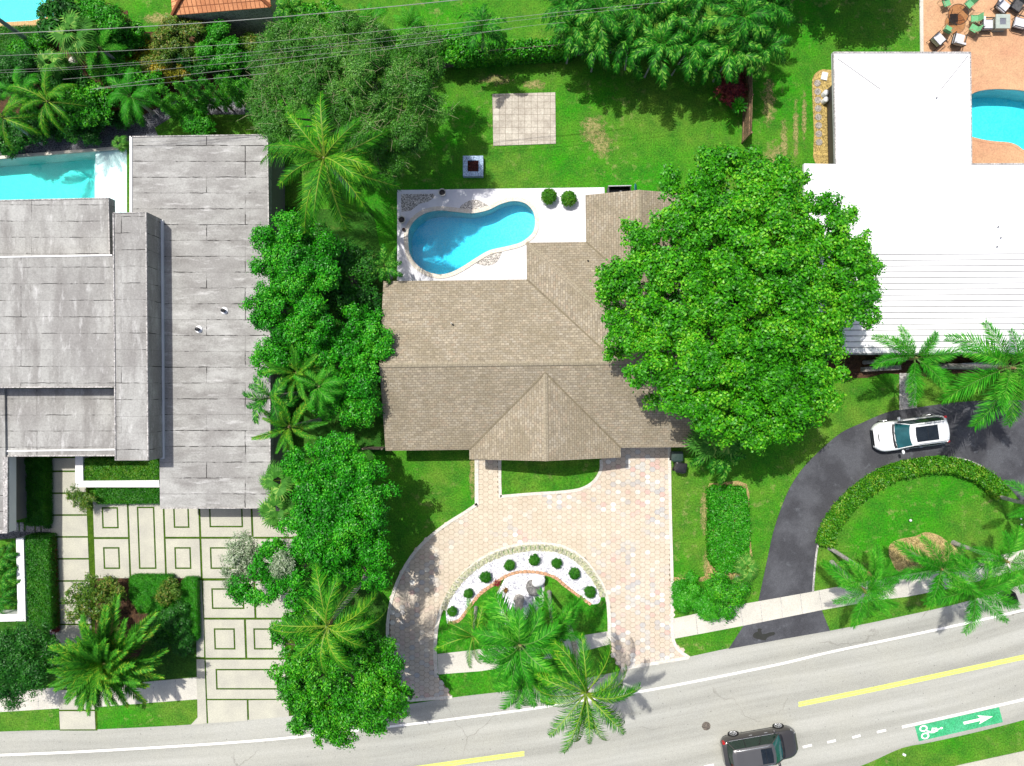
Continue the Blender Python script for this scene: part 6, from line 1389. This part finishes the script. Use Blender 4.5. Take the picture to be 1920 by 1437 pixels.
palm(510, 745, 4.8, 'areca', 62, 'pale blue green palm leaning over the grey roof edge', 19, n=10, group=gP); palm(545, 800, 5.0, 'date', 72, 'feather palm with long fronds above the fan palm', 20, n=12, group=gP)
palm(530, 900, 4.2, 'fan', 50, 'fan palm beside the grey roof above the patterned driveway, upper one', 21, n=14, group='fan palms by the grey roof'); palm(528, 950, 3.8, 'fan', 50, 'fan palm beside the grey roof, lower one', 22, n=13, group='fan palms by the grey roof')
palm(1330, 822, 3.4, 'fan', 56, 'fan palm at the roof corner below the very large tree', 23, n=15); palm(1345, 850, 2.8, 'areca', 52, 'arching palm on the lawn below the fan palm at the roof corner', 24, n=16); palm(1415, 805, 2.6, 'fan', 44, 'shaded fan palm under the very large tree', 25, n=14)
palm(1398, 1062, 1.0, 'fan', 32, 'low fan palm by the asphalt driveway, below the loose hedge', 26, n=14); palm(1388, 1095, .9, 'fan', 26, 'lowest small fan palm by the asphalt driveway', 27, n=12)
palm(722, 500, 3.0, 'areca', 40, 'shaded palm close to the left edge of the pool deck', 28, n=10)
# clumping palms at the top
gT = 'clump palms along the top of the back lawn'
names = ['at the left end of the clump', 'second along the front of the clump', 'third along the front of the clump', 'fourth along the front of the clump', 'fifth along the front of the clump', 'sixth along the front of the clump', 'by the corner of the two fences', 'above the brown fence top', 'second row, leftmost', 'second row, above the pale square paving', 'second row, centre', 'second row, right of centre', 'second row, right end', 'top row, left', 'top row, centre left', 'top row, centre', 'top row, centre right', 'top row, right']
for i, (X, Y, r) in enumerate(((1075, 62, 56), (1120, 88, 60), (1180, 84, 64), (1235, 92, 64), (1290, 95, 62), (1330, 108, 58), (1372, 102, 62), (1425, 96, 54), (1060, 20, 52), (1120, 32, 60), (1190, 28, 64), (1260, 32, 64), (1385, 40, 66), (1090, -12, 50), (1160, -18, 56), (1230, -14, 60), (1310, 5, 66), (1440, 15, 58))):
    palm(X, Y, 3.6 - (i % 3) * .4 + (.9 if i > 7 else 0), 'areca', r, 'dark glossy clump palm ' + names[i], 400 + i, n=17, group=gT, tr=.05, ups=(-.45, .5), name='clump_palm')
palm(905, 62, 3.6, 'areca', 52, 'glossy palm behind the fence above the pale square paving', 430, n=14, tr=.08); palm(765, 55, 3.4, 'deep', 42, 'fan shaped palm at the top of the feathery tree, right one', 431, n=12, tr=.08); palm(690, 48, 3.4, 'deep', 46, 'blue green palm above the feathery tree', 432, n=13, tr=.08); palm(548, 20, 3.2, 'areca', 40, 'palm beside the corner of the clay tile roof', 433, n=10, tr=.08)
gL = 'palms in the top left garden'
for i, (X, Y, z, k, r, n, lb) in enumerate(((92, 192, 3.6, 'coco', 72, 14, 'palm with yellow green fronds over the dark gravel path'), (8, 222, 3.8, 'coco', 74, 12, 'palm cut by the left edge above the teal pool'), (250, 185, 2.6, 'deep', 50, 16, 'arching palm with broad fronds left of the conifer row'), (150, 75, 3.4, 'fan', 52, 16, 'fan palm under the second wire'), (190, 92, 3.2, 'fox', 48, 10, 'fine leaved palm next to the yellow shrubs'), (105, 125, 2.6, 'fan', 40, 12, 'spreading fan palm right of the round hedge'), (45, 175, 3.0, 'deep', 46, 12, 'deep green palm just left of the yellow green one'), (228, 272, 1.2, 'fan', 20, 12, 'tiny dark fan palm at the corner of pool and grey roof'))):
    palm(X, Y, z, k, r, lb, 450 + i, n=n, group=gL, tr=.1)
# trees standing just beyond the top edge, whose shade falls on the lawn
for i, (X, Y, lb) in enumerate(((1450, -112, 'broad green tree just beyond the top edge, left one'), (1580, -122, 'broad green tree just beyond the top edge, middle one'), (1660, -118, 'broad green tree just beyond the top edge, right one'))):
    tree([(X, Y, 52), (X + 40, Y + 12, 40), (X - 38, Y + 8, 40), (X + 5, Y + 30, 36)], 5.5, M['leaf_mid'], 500 + i, lb, leaf=.22, wid=.13, lai=2)
